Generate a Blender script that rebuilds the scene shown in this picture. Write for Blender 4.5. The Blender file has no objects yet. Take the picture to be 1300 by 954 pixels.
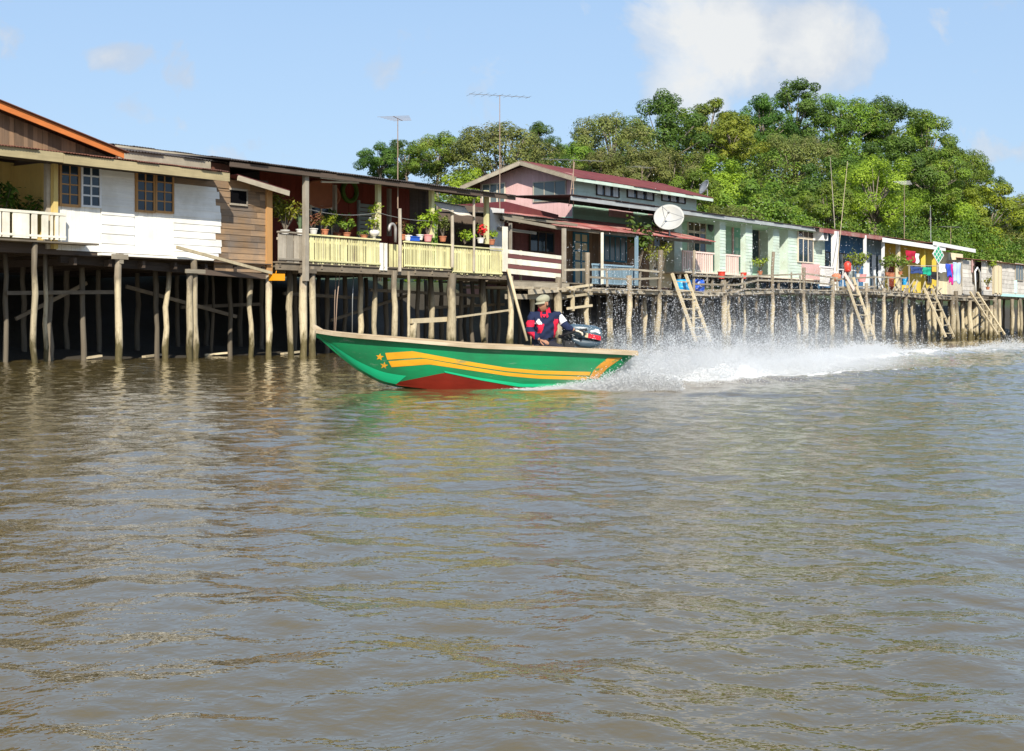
import bpy, math, random
import numpy as np
from mathutils import Vector, Matrix
rnd = random.Random(11)
sc = bpy.context.scene
col = sc.collection
PI = math.pi
# ------------------------------------------------------------------ measuring frame
F, CX, HY, CH = 1800.0, 650.0, 413.7, 1.0          # focal length / centre / horizon (photo pixels), eye height
X0, Y0 = -13.46, 37.3                              # first front post of the left house
_u = math.hypot(.585, .811); UX, UY = .585/_u, .811/_u
TH = math.atan2(UY, UX)
def S(px, t=0):                                    # distance along the row of houses
    k = (px-CX)/F
    return (k*(Y0+t*UX) - X0 + t*UY)/(UX-k*UY)
def Yd(s, t): return Y0+s*UY+t*UX
def Z(px, py, t=0): return CH+(HY-py)/F*Yd(S(px, t), t)
def zs(s, py, t=0): return CH+(HY-py)/F*Yd(s, t)
FR = {'row': (X0, Y0, TH), 'world': (0, 0, 0)}
def toworld(frame, p):
    x, y, a = FR[frame]
    return Vector((x+p[0]*math.cos(a)-p[1]*math.sin(a), y+p[0]*math.sin(a)+p[1]*math.cos(a), p[2]))
ROOT = {}
def tag(o, label=None, cat=None, group=None, kind=None):
    if label: o['label'] = label
    if cat: o['category'] = cat
    if group: o['group'] = group
    if kind: o['kind'] = kind
    return o
def thing(name, label, cat, o, group=None, frame='row'):
    e = bpy.data.objects.new(name, None); col.objects.link(e)
    e.empty_display_size = .2
    e.location = toworld(frame, o); e.rotation_euler = (0, 0, FR[frame][2])
    ROOT[e] = tuple(o)
    return tag(e, label, cat, group)
def copy_tree(o, parent=None):
    c = o.copy(); col.objects.link(c)
    if parent: c.parent = parent
    for ch in list(o.children): copy_tree(ch, c)
    return c
class MB:
    def __init__(s): s.v = []; s.f = []; s.r = []; s.m = []; s.mi = 0; s.rv = None
    def _add(s, vs, fs, r=None):
        b = len(s.v); s.v += [tuple(p) for p in vs]
        r = (s.rv if s.rv is not None else rnd.random()) if r is None else r
        for f in fs:
            s.f.append(tuple(i+b for i in f)); s.r.append(r); s.m.append(s.mi)
        return s
    def box(s, a0, a1, b0, b1, c0, c1, r=None):
        v = [(x, y, z) for z in (c0, c1) for y in (b0, b1) for x in (a0, a1)]
        return s._add(v, [(0,2,3,1),(4,5,7,6),(0,1,5,4),(2,6,7,3),(0,4,6,2),(1,3,7,5)], r)
    def prism(s, pts, d, r=None):                  # closed polygon swept along the vector d
        n = len(pts); d = Vector(d)
        v = [Vector(p) for p in pts]+[Vector(p)+d for p in pts]
        return s._add(v, [tuple(range(n))[::-1], tuple(range(n, 2*n))]+[(i, (i+1) % n, n+(i+1) % n, n+i) for i in range(n)], r)
    def beam(s, p, q, w, h, up=(0, 0, 1), r=None, w2=None, h2=None):
        p, q = Vector(p), Vector(q); d = (q-p).normalized(); u = Vector(up)
        if abs(d.dot(u)) > .95: u = Vector((0, 1, 0))
        a = d.cross(u).normalized(); b = a.cross(d).normalized()
        w2 = w2 or w; h2 = h2 or h
        v = []
        for c, ww, hh in ((p, w, h), (q, w2, h2)):
            for i, j in ((-1, -1), (1, -1), (1, 1), (-1, 1)): v.append(c+a*i*ww/2+b*j*hh/2)
        return s._add(v, [(3,2,1,0),(4,5,6,7),(0,1,5,4),(1,2,6,5),(2,3,7,6),(3,0,4,7)], r)
    def tube(s, pts, rad, n=8, r=None, cap=True, wob=0):
        pts = [Vector(p) for p in pts]
        if not hasattr(rad, '__len__'): rad = [rad]*len(pts)
        v = []; a = None
        for i, p in enumerate(pts):
            d = (pts[min(i+1, len(pts)-1)]-pts[max(i-1, 0)]).normalized()
            if a is None: a = d.cross(Vector((.3, .9, .31))).normalized()
            a = (a-d*a.dot(d)).normalized(); b = d.cross(a)
            for k in range(n):
                q = 2*PI*k/n; rr = rad[i]*(1+wob*(rnd.random()-.5))
                v.append(p+(a*math.cos(q)+b*math.sin(q))*rr)
        m = len(pts)
        fs = [(i*n+k, i*n+(k+1) % n, (i+1)*n+(k+1) % n, (i+1)*n+k) for i in range(m-1) for k in range(n)]
        if cap: fs += [tuple(range(n))[::-1], tuple(range((m-1)*n, m*n))]
        return s._add(v, fs, r)
    def lathe(s, c, prof, n=16, r=None):
        v = [(c[0]+rr*math.cos(2*PI*k/n), c[1]+rr*math.sin(2*PI*k/n), c[2]+z) for rr, z in prof for k in range(n)]
        m = len(prof)
        fs = [(i*n+k, i*n+(k+1) % n, (i+1)*n+(k+1) % n, (i+1)*n+k) for i in range(m-1) for k in range(n)]
        fs += [tuple(range(n))[::-1], tuple(range((m-1)*n, m*n))]
        return s._add(v, fs, r)
    def grid(s, P, nu, nv, r=None, thick=None):    # P(i,j) -> point; thick: offset of a second skin
        v = [Vector(P(i/nu, j/nv)) for j in range(nv+1) for i in range(nu+1)]
        fs = [(j*(nu+1)+i, j*(nu+1)+i+1, (j+1)*(nu+1)+i+1, (j+1)*(nu+1)+i) for j in range(nv) for i in range(nu)]
        if thick is not None:
            d = Vector(thick); N = len(v); v += [p+d for p in v]
            fs += [tuple(a+N for a in f[::-1]) for f in fs]
            ring = [i for i in range(nu+1)]+[j*(nu+1)+nu for j in range(1, nv+1)]+[nv*(nu+1)+i for i in range(nu-1, -1, -1)]+[j*(nu+1) for j in range(nv-1, 0, -1)]
            fs += [(ring[(k+1) % len(ring)], ring[k], ring[k]+N, ring[(k+1) % len(ring)]+N) for k in range(len(ring))]
        return s._add(v, fs, r)
    def corr(s, p, a, b, pitch=.12, amp=.018, th=.012, sheets=.8):   # corrugated sheets: waves along a, run along b
        p, a, b = Vector(p), Vector(a), Vector(b); L = a.length; up = a.cross(b).normalized()
        if up.z < 0: up = -up
        w0 = 0; k = 0
        while w0 < L-.01:
            w1 = min(L, w0+sheets); n = max(4, int((w1-w0)/pitch*4))
            off = (k % 2)*.008; over = rnd.uniform(-.06, .06)
            def P(i, j, w0=w0, w1=w1, off=off, over=over):
                w = w0+(w1-w0)*i
                return p+a*(w/L)+b*(j+(over/b.length if j == 0 else 0))+up*(amp*math.sin(w/pitch*2*PI)+off)
            s.grid(P, n, 1, None, up*-th); w0 = w1; k += 1
        return s
    def build(s, name, mat, parent=None, frame='row', smooth=False, label=None, cat=None, group=None, kind=None, o=None):
        if parent is not None: o = ROOT[parent]
        elif o is None:
            A = np.array(s.v); lo, hi = A.min(0), A.max(0); o = ((lo[0]+hi[0])/2, (lo[1]+hi[1])/2, lo[2])
        me = bpy.data.meshes.new(name)
        me.from_pydata([(x-o[0], y-o[1], z-o[2]) for x, y, z in s.v], [], s.f)
        at = me.attributes.new('rnd', 'FLOAT', 'FACE'); at.data.foreach_set('value', np.array(s.r, 'f'))
        mats = mat if isinstance(mat, (list, tuple)) else [mat]
        for m in mats: me.materials.append(m)
        if len(mats) > 1: me.polygons.foreach_set('material_index', np.array(s.m, 'i'))
        if smooth: me.polygons.foreach_set('use_smooth', np.ones(len(s.f), bool))
        me.update()
        ob = bpy.data.objects.new(name, me); col.objects.link(ob)
        ROOT[ob] = tuple(o)
        if parent is not None: ob.parent = parent
        else: ob.location = toworld(frame, o); ob.rotation_euler = (0, 0, FR[frame][2])
        return tag(ob, label, cat, group, kind)
# ------------------------------------------------------------------ materials
def nd(nt, typ, ins=None, **kw):
    n = nt.nodes.new('ShaderNode'+typ)
    for k, v in kw.items(): setattr(n, k, v)
    for k, v in (ins or {}).items():
        if hasattr(v, 'is_output') or isinstance(v, bpy.types.NodeSocket): nt.links.new(v, n.inputs[k])
        else: n.inputs[k].default_value = v
    return n
def ramp(nt, fac, stops):
    n = nt.nodes.new('ShaderNodeValToRGB'); nt.links.new(fac, n.inputs[0])
    el = n.color_ramp.elements
    while len(el) < len(stops): el.new(.5)
    for e, (p, c) in zip(el, stops): e.position = p; e.color = (c, c, c, 1) if not hasattr(c, '__len__') else (*c, 1)
    return n.outputs[0]
def mixc(nt, fac, a, b, mode='MIX'):
    n = nt.nodes.new('ShaderNodeMix'); n.data_type = 'RGBA'; n.blend_type = mode
    for k, v in ((0, fac), (6, a), (7, b)):
        if isinstance(v, bpy.types.NodeSocket): nt.links.new(v, n.inputs[k])
        else: n.inputs[k].default_value = (*v, 1) if hasattr(v, '__len__') and len(v) == 3 else v
    return n.outputs[2]
def math_(nt, op, a, b=0.0):
    n = nt.nodes.new('ShaderNodeMath'); n.operation = op
    for k, v in ((0, a), (1, b)):
        if isinstance(v, bpy.types.NodeSocket): nt.links.new(v, n.inputs[k])
        else: n.inputs[k].default_value = v
    return n.outputs[0]
def newmat(name):
    m = bpy.data.materials.new(name); m.use_nodes = True; nt = m.node_tree
    bs = nt.nodes['Principled BSDF']; return m, nt, bs
def noise(nt, vec, scale, detail=4, rough=.6):
    return nd(nt, 'TexNoise', {'Vector': vec, 'Scale': scale, 'Detail': detail, 'Roughness': rough}).outputs[0]
def objv(nt, sx=1, sy=1, sz=1):
    tc = nd(nt, 'TexCoord')
    return nd(nt, 'Mapping', {'Vector': tc.outputs['Object'], 'Scale': (sx, sy, sz)}).outputs[0]
def mk(name, c, rough=.75, var=.25, st=(2, 20, 20), sv=.35, grime=None, ga=.5, gs=1.2, metal=0, bump=.15, spec=.3, mud=None, wear=None, wa=.45):
    """paint / wood / metal: per-board tint (rnd), streaks along the board, grime patches, worn-through paint, mud coat low on posts"""
    m, nt, bs = newmat(name)
    at = nd(nt, 'Attribute', attribute_name='rnd').outputs['Fac']
    n1 = noise(nt, objv(nt, *st), 1.0, 5)
    val = math_(nt, 'ADD', math_(nt, 'MULTIPLY', math_(nt, 'SUBTRACT', at, .5), 2*var), math_(nt, 'MULTIPLY', math_(nt, 'SUBTRACT', n1, .5), 2*sv))
    val = math_(nt, 'ADD', val, 1.0)
    cc = nd(nt, 'CombineColor', {0: val, 1: val, 2: val}).outputs[0]
    colr = mixc(nt, 1.0, (*c, 1), cc, 'MULTIPLY')
    if wear:
        w = noise(nt, objv(nt, st[0]*.5, st[1]*.5, st[2]*.5), 1.3, 6, .7)
        colr = mixc(nt, ramp(nt, w, [(wa, 0), (wa+.06, 1)]), wear, colr)
    if grime:
        g = noise(nt, objv(nt), gs, 5, .65)
        colr = mixc(nt, ramp(nt, g, [(.42, 0), (.72, ga)]), colr, grime)
    if mud:
        tc = nd(nt, 'TexCoord'); z = nd(nt, 'SeparateXYZ', {0: tc.outputs['Object']}).outputs[2]
        g = noise(nt, objv(nt, 3, 3, 1), 2.0, 4)
        zz = math_(nt, 'ADD', z, math_(nt, 'MULTIPLY', math_(nt, 'SUBTRACT', g, .5), 1.6))
        colr = mixc(nt, ramp(nt, math_(nt, 'DIVIDE', zz, 4.0), [(.50, 0), (.60, 1)]), mud, colr)
        low = ramp(nt, math_(nt, 'DIVIDE', zz, 4.0), [(.10, 1), (.20, 0)])
        colr = mixc(nt, low, colr, (.085, .07, .03))
        sp = noise(nt, objv(nt, 14, 14, 5), 1.0, 5, .7)
        colr = mixc(nt, ramp(nt, sp, [(.5, 0), (.7, .6)]), colr, (.17, .13, .07))
    if mud: colr = mixc(nt, .85, colr, mixc(nt, 1.0, colr, cc, 'MULTIPLY'))
    nt.links.new(colr, bs.inputs['Base Color'])
    bs.inputs['Roughness'].default_value = rough; bs.inputs['Metallic'].default_value = metal
    bs.inputs['Specular IOR Level'].default_value = spec
    if bump:
        b = nd(nt, 'Bump', {'Height': n1, 'Strength': bump, 'Distance': .02})
        nt.links.new(b.outputs[0], bs.inputs['Normal'])
    return m
V = (22, 22, 1.3)      # streaks along z (vertical boards)
H = (1.3, 22, 22)      # streaks along the wall (horizontal boards)
M = {}
M['white_v'] = mk('white_paint_vertical', (.82, .8, .74), var=.05, st=V, sv=.10, grime=(.45, .40, .30), ga=.3)
M['white_h'] = mk('white_paint_boards', (.82, .81, .77), var=.07, st=H, sv=.16, grime=(.42, .38, .30), ga=.5, gs=.8, wear=(.34, .27, .2), wa=.29)
M['white_rail'] = mk('white_rail_paint', (.8, .77, .66), var=.10, st=V, sv=.2, grime=(.35, .30, .2), ga=.5)
M['brown_h'] = mk('bare_brown_boards', (.27, .175, .10), var=.5, st=H, sv=.5, grime=(.16, .14, .125), ga=.8)
M['brown_v'] = mk('bare_brown_vertical', (.21, .13, .075), var=.4, st=V, sv=.5, grime=(.15, .12, .1), ga=.6)
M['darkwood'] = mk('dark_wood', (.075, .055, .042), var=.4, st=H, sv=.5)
M['beamwood'] = mk('weathered_beam', (.20, .165, .12), var=.35, st=(3, 10, 10), sv=.5, grime=(.09, .075, .06), ga=.8)
M['greywood'] = mk('grey_weathered_wood', (.36, .32, .26), var=.35, st=V, sv=.45, grime=(.18, .15, .11), ga=.7)
M['greywood_h'] = mk('grey_weathered_wood_h', (.36, .315, .24), var=.35, st=H, sv=.45, grime=(.18, .15, .11), ga=.7)
M['palewood'] = mk('pale_wood', (.5, .42, .28), var=.2, st=(5, 5, 2), sv=.35)
M['stilt'] = mk('stilt_wood', (.21, .175, .13), var=.3, st=(16, 16, 1.0), sv=.5, mud=(.43, .365, .245), grime=(.15, .125, .09), ga=.75, gs=2.2, bump=.6)
M['orange'] = mk('orange_board', (.55, .17, .045), var=.1, st=H, sv=.25, grime=(.3, .1, .03), ga=.4)
M['winwood'] = mk('varnished_frame', (.42, .23, .09), var=.1, st=V, sv=.25)
M['fascia'] = mk('cream_fascia', (.42, .35, .20), var=.12, st=H, sv=.3, grime=(.2, .16, .09), ga=.5)
M['ywall'] = mk('yellow_wall', (.62, .47, .17), var=.05, st=V, sv=.12, grime=(.4, .3, .12), ga=.4)
M['lime'] = mk('lime_yellow_paint', (.67, .64, .34), var=.16, st=V, sv=.3, grime=(.40, .34, .18), ga=.65, wear=(.46, .40, .28), wa=.36)
M['redwall'] = mk('red_wall', (.19, .034, .018), var=.1, st=V, sv=.25)
M['roofdark'] = mk('dark_tin_roof', (.06, .052, .048), rough=.6, var=.35, st=(4, 4, 4), sv=.4, grime=(.085, .065, .055), ga=.6)
M['roofred'] = mk('red_tin_roof', (.13, .032, .036), rough=.55, var=.14, st=(6, 1, 6), sv=.22, grime=(.25, .10, .06), ga=.35)
M['roofred_old'] = mk('rusty_red_tin', (.30, .085, .075), rough=.55, var=.35, st=(6, 1, 6), sv=.35, grime=(.42, .33, .28), ga=.7, gs=.9)
M['roofbrown'] = mk('brown_tin_roof', (.17, .075, .05), rough=.6, var=.3, st=(6, 1, 6), sv=.35, grime=(.1, .05, .04), ga=.5)
M['tin'] = mk('galvanised_tin', (.42, .42, .41), rough=.45, var=.2, st=(5, 5, 2), sv=.3, grime=(.25, .13, .07), ga=.6, metal=.3)
M['flash'] = mk('grey_flashing', (.33, .36, .37), rough=.5, var=.15, st=H, sv=.25, grime=(.2, .2, .19), ga=.5)
M['pink'] = mk('pink_paint', (.62, .39, .38), var=.07, st=V, sv=.15, grime=(.45, .3, .27), ga=.6)
M['mint'] = mk('mint_paint', (.36, .55, .42), var=.07, st=H, sv=.12, grime=(.3, .4, .3), ga=.4)
M['mintpale'] = mk('pale_mint_paint', (.53, .64, .56), var=.08, st=H, sv=.18, grime=(.38, .40, .30), ga=.65)
M['mintdeep'] = mk('deep_mint_paint', (.18, .42, .32), var=.07, st=V, sv=.15)
M['creamtrim'] = mk('cream_trim', (.68, .60, .48), var=.1, st=V, sv=.2, grime=(.4, .33, .25), ga=.4)
M['pinkrail'] = mk('pink_white_rail', (.74, .56, .50), var=.12, st=V, sv=.15)
M['bluepaint'] = mk('blue_paint', (.05, .16, .33), var=.15, st=V, sv=.25, grime=(.1, .2, .3), ga=.4)
M['bluedoor'] = mk('blue_door', (.05, .20, .30), var=.15, st=V, sv=.2)
M['blueslate'] = mk('slate_blue_rail', (.20, .30, .38), var=.2, st=V, sv=.2)
M['yellow'] = mk('yellow_house_paint', (.72, .55, .08), var=.08, st=V, sv=.15, grime=(.5, .38, .1), ga=.4)
M['creamwall'] = mk('cream_wall', (.70, .62, .42), var=.08, st=V, sv=.15)
M['shack'] = mk('whitewashed_boards', (.58, .55, .50), var=.2, st=H, sv=.35, grime=(.28, .24, .2), ga=.7)
M['aqua'] = mk('aqua_trim', (.45, .75, .70), var=.1, st=H, sv=.15)
M['whitemetal'] = mk('white_metal', (.75, .75, .74), rough=.4, var=.05, st=(4, 4, 4), sv=.08)
M['greymetal'] = mk('grey_metal', (.34, .34, .33), rough=.4, var=.1, st=(6, 6, 6), sv=.15, metal=.6)
M['darkmetal'] = mk('dark_metal', (.04, .04, .045), rough=.45, var=.2, st=(6, 6, 6), sv=.2)
M['rustmetal'] = mk('rusty_mast', (.28, .2, .15), rough=.6, var=.2, st=(6, 6, 6), sv=.3)
M['curtain'] = mk('pale_curtain', (.55, .58, .60), var=.1, st=(25, 25, .6), sv=.35)
M['louvre'] = mk('louvre_panel', (.30, .34, .32), var=.15, st=H, sv=.2)
M['maroon'] = mk('maroon_board', (.16, .06, .055), var=.15, st=H, sv=.3)
M['terracotta'] = mk('terracotta', (.45, .17, .09), var=.1, st=(4, 4, 4), sv=.2)
M['pot_white'] = mk('white_pot', (.68, .66, .62), rough=.5, var=.1, st=(4, 4, 4), sv=.2)
M['bluepl'] = mk('blue_plastic', (.02, .10, .55), rough=.35, var=.2, st=(3, 3, 3), sv=.12, bump=0, spec=.5)
M['cyanpl'] = mk('cyan_plastic', (.02, .30, .62), rough=.35, var=.2, st=(3, 3, 3), sv=.12, bump=0, spec=.5)
M['redpl'] = mk('red_plastic', (.6, .05, .03), rough=.4, var=.2, st=(3, 3, 3), sv=.12, bump=0, spec=.5)
M['orangepl'] = mk('orange_plastic', (.80, .33, .01), rough=.45, var=.1, st=(3, 3, 3), sv=.12, bump=0)
M['pinkpl'] = mk('pink_plastic', (.7, .3, .3), rough=.4, var=.1, st=(3, 3, 3), sv=.12, bump=0)
def cloth(name, c): return mk(name, c, rough=.9, var=.05, st=(9, 9, 9), sv=.18, bump=.2, spec=.1)
def stripes(name, c1, c2, sc_, axis='X'):
    m, nt, bs = newmat(name)
    v = objv(nt)
    w = nd(nt, 'TexWave', {'Vector': v, 'Scale': sc_, 'Distortion': .6, 'Detail': 1.0}, bands_direction=axis)
    nt.links.new(mixc(nt, ramp(nt, w.outputs[1], [(.45, 0), (.55, 1)]), c1, c2), bs.inputs['Base Color'])
    bs.inputs['Roughness'].default_value = .9
    return m
def glassmat(name, c, rough=.06):
    m, nt, bs = newmat(name)
    n1 = noise(nt, objv(nt), .7, 2)
    nt.links.new(mixc(nt, n1, tuple(x*.6 for x in c), tuple(x*1.4 for x in c)), bs.inputs['Base Color'])
    bs.inputs['Roughness'].default_value = rough; bs.inputs['Specular IOR Level'].default_value = .5
    return m
M['glass'] = glassmat('window_glass', (.015, .03, .05))
M['glassg'] = glassmat('grey_louvre_glass', (.12, .15, .15), .15)
M['glassb'] = glassmat('brown_glass', (.07, .035, .015), .12)
def leafmat(name, c1, c2, c3=None, trans=.35):
    m, nt, bs = newmat(name)
    at = nd(nt, 'Attribute', attribute_name='rnd').outputs['Fac']
    oi = nd(nt, 'ObjectInfo').outputs['Random']
    n1 = noise(nt, objv(nt), .5, 3)
    c = mixc(nt, at, c1, c2)
    if c3: c = mixc(nt, ramp(nt, n1, [(.5, 0), (.68, .75)]), c, c3)
    hs = nd(nt, 'HueSaturation', {'Color': c, 'Hue': math_(nt, 'ADD', .485, math_(nt, 'MULTIPLY', oi, .03)), 'Value': math_(nt, 'ADD', .95, math_(nt, 'MULTIPLY', oi, .4))})
    nt.links.new(hs.outputs[0], bs.inputs['Base Color'])
    bs.inputs['Roughness'].default_value = .5; bs.inputs['Specular IOR Level'].default_value = .35
    tr = nd(nt, 'BsdfTranslucent', {'Color': hs.outputs[0]})
    mx = nd(nt, 'MixShader', {0: trans, 1: bs.outputs[0], 2: tr.outputs[0]})
    nt.links.new(mx.outputs[0], nt.nodes['Material Output'].inputs[0])
    return m
M['leaf_dark'] = leafmat('leaf_dark', (.04, .085, .012), (.11, .19, .024))
M['leaf_mid'] = leafmat('leaf_mid', (.075, .13, .014), (.19, .28, .026), (.20, .21, .035))
M['leaf_wood'] = leafmat('leaf_wood', (.055, .10, .012), (.16, .24, .022), (.20, .20, .03))
M['leaf_olive'] = leafmat('leaf_olive', (.09, .12, .024), (.21, .24, .055), (.23, .21, .08))
M['leaf_bright'] = leafmat('leaf_bright', (.13, .20, .014), (.30, .38, .026))
M['leaf_yellow'] = leafmat('leaf_yellow', (.13, .16, .015), (.28, .285, .03))
M['leaf_red'] = leafmat('leaf_red', (.10, .10, .03), (.24, .08, .05))
M['leaf_agave'] = leafmat('leaf_agave', (.10, .17, .09), (.2, .28, .16))
M['flower_red'] = leafmat('flower_red', (.6, .03, .02), (.8, .08, .03))
M['bark'] = mk('bark', (.16, .13, .10), var=.3, st=(6, 6, 1.2), sv=.5, grime=(.3, .27, .22), ga=.6)
# ------------------------------------------------------------------ camera, sun, sky
cam = bpy.data.cameras.new('camera'); co = bpy.data.objects.new('camera', cam); col.objects.link(co)
co.location = (0, 0, CH); co.rotation_euler = (PI/2, 0, 0)
cam.sensor_width = 36; cam.lens = 36*F/1300; cam.shift_y = (HY-477)/1300; cam.clip_end = 6000; cam.clip_start = .1
sc.camera = co
SE = math.radians(37.5); SAZ = (.12, -.993)
sun = bpy.data.lights.new('sun', 'SUN'); sun.energy = 5.0; sun.angle = math.radians(.55); sun.color = (1, .93, .80)
so = bpy.data.objects.new('sun', sun); col.objects.link(so)
sv = Vector((SAZ[0]*math.cos(SE), SAZ[1]*math.cos(SE), math.sin(SE)))
so.rotation_euler = sv.to_track_quat('Z', 'Y').to_euler(); so.location = (0, 0, 60)
w = bpy.data.worlds.new('World'); sc.world = w; w.use_nodes = True; nt = w.node_tree
bg = nt.nodes['Background']
sky = nd(nt, 'TexSky', sky_type='NISHITA'); sky.sun_disc = False; sky.sun_elevation = SE
sky.sun_rotation = math.atan2(SAZ[0], SAZ[1]); sky.air_density = 1.15; sky.dust_density = .8; sky.ozone_density = 1.6
tc = nd(nt, 'TexCoord'); sp = nd(nt, 'SeparateXYZ', {0: tc.outputs['Generated']})
yy = math_(nt, 'MAXIMUM', math_(nt, 'ABSOLUTE', sp.outputs[1]), .02)
cu = math_(nt, 'DIVIDE', sp.outputs[0], yy); cv = math_(nt, 'DIVIDE', sp.outputs[2], yy)
uv = nd(nt, 'CombineXYZ', {0: cu, 1: cv, 2: math_(nt, 'MULTIPLY', sp.outputs[1], 2)}).outputs[0]
n1 = noise(nt, uv, 15.0, 10, .60); n1.node.inputs['Distortion'].default_value = .35
def blob(px, py, rx, ry):
    a = math_(nt, 'DIVIDE', math_(nt, 'SUBTRACT', cu, (px-CX)/F), rx/F)
    b = math_(nt, 'DIVIDE', math_(nt, 'SUBTRACT', cv, (HY-py)/F), ry/F)
    d = math_(nt, 'SQRT', math_(nt, 'ADD', math_(nt, 'MULTIPLY', a, a), math_(nt, 'MULTIPLY', b, b)))
    return math_(nt, 'MAXIMUM', math_(nt, 'SUBTRACT', 1.0, d), 0)
front = math_(nt, 'GREATER_THAN', sp.outputs[1], 0)
mask = None
for px, py, rx, ry, g in ((930, 50, 135, 115, 1.0), (1030, 48, 120, 85, 1.25), (880, 105, 95, 75, .8), (130, 72, 85, 30, .50), (1160, 15, 100, 60, .22), (1290, 195, 150, 55, .42), (860, -10, 60, 40, .6), (980, 70, 60, 50, .5)):
    b = math_(nt, 'MULTIPLY', blob(px, py, rx, ry), g)
    mask = b if mask is None else math_(nt, 'MAXIMUM', mask, b)
dens = math_(nt, 'ADD', math_(nt, 'MULTIPLY', mask, .95), math_(nt, 'MULTIPLY', math_(nt, 'SUBTRACT', n1, .5), 1.5))
cl = ramp(nt, math_(nt, 'MULTIPLY', dens, front), [(.12, 0), (.26, .55), (.62, .95)])
n2 = noise(nt, uv, 13.0, 8, .6)
shade = ramp(nt, math_(nt, 'ADD', math_(nt, 'MULTIPLY', dens, .35), math_(nt, 'MULTIPLY', n2, .8)), [(.42, (4.9, 5.5, 6.4)), (.68, (7.3, 7.4, 7.4))])
haze = noise(nt, nd(nt, 'Mapping', {'Vector': uv, 'Scale': (2.2, 9, 2)}).outputs[0], 1.0, 5, .6)
skyc = mixc(nt, ramp(nt, haze, [(.35, 0), (.75, .14)]), sky.outputs[0], (5.2, 5.7, 6.4))
# thin bright haze towards the horizon: humid river air
el = math_(nt, 'MAXIMUM', sp.outputs[2], 0)
skyc = mixc(nt, ramp(nt, el, [(0, .6), (.3, .55)]), skyc, (3.9, 5.85, 9.0))
fin = mixc(nt, cl, skyc, shade)
nt.links.new(fin, bg.inputs[0]); bg.inputs[1].default_value = .085
sc.view_settings.view_transform = 'Standard'; sc.view_settings.look = 'None'; sc.view_settings.exposure = 0.48; sc.view_settings.gamma = 1
sc.cycles.max_bounces = 6; sc.cycles.transparent_max_bounces = 8
# ------------------------------------------------------------------ river
rs = np.random.RandomState(5)
WAV = []
for lam, sl, n in ((.11, .050, 22), (.22, .062, 24), (.45, .074, 24), (.90, .052, 20), (2.2, .014, 12), (5.0, .007, 6)):
    for i in range(n):
        L = lam*rs.uniform(.7, 1.4); a = rs.normal(.9, 1.15); k = 2*PI/L
        WAV.append((k*math.cos(a), k*math.sin(a), sl/math.sqrt(n)*1.4/k, rs.uniform(0, 6.28), L))
WK = np.array([(1.6, 22.3), (3.2, 24.6), (5.3, 29.0), (8.1, 36.5), (12.6, 46.0), (19.5, 56), (34, 76), (60, 112)])   # far foam ridge
WN = np.array([(.9, 22.0), (2.4, 22.7), (4.4, 25.2), (7.6, 28.9), (12., 33.8), (20, 42.5), (36, 58), (64, 86)])       # near edge of the wake
def pdist(x, y, P):
    best = np.full(x.shape, 1e9); par = np.zeros(x.shape); acc = 0; side = np.zeros(x.shape)
    for (ax, ay), (bx, by) in zip(P[:-1], P[1:]):
        dx, dy = bx-ax, by-ay; L = math.hypot(dx, dy)
        t = np.clip(((x-ax)*dx+(y-ay)*dy)/L**2, 0, 1)
        d = np.hypot(x-ax-t*dx, y-ay-t*dy); m = d < best
        best = np.where(m, d, best); par = np.where(m, acc+t*L, par)
        side = np.where(m, np.sign((x-ax)*dy-(y-ay)*dx), side); acc += L
    return best, par, side
def vnoise(x, y, seed):
    r = np.random.RandomState(seed).rand(64, 64)
    xi = np.floor(x).astype(int); yi = np.floor(y).astype(int); fx = x-xi; fy = y-yi
    fx = fx*fx*(3-2*fx); fy = fy*fy*(3-2*fy)
    g = lambda a, b: r[a % 64, b % 64]
    return (g(xi, yi)*(1-fx)+g(xi+1, yi)*fx)*(1-fy)+(g(xi, yi+1)*(1-fx)+g(xi+1, yi+1)*fx)*fy
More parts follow.
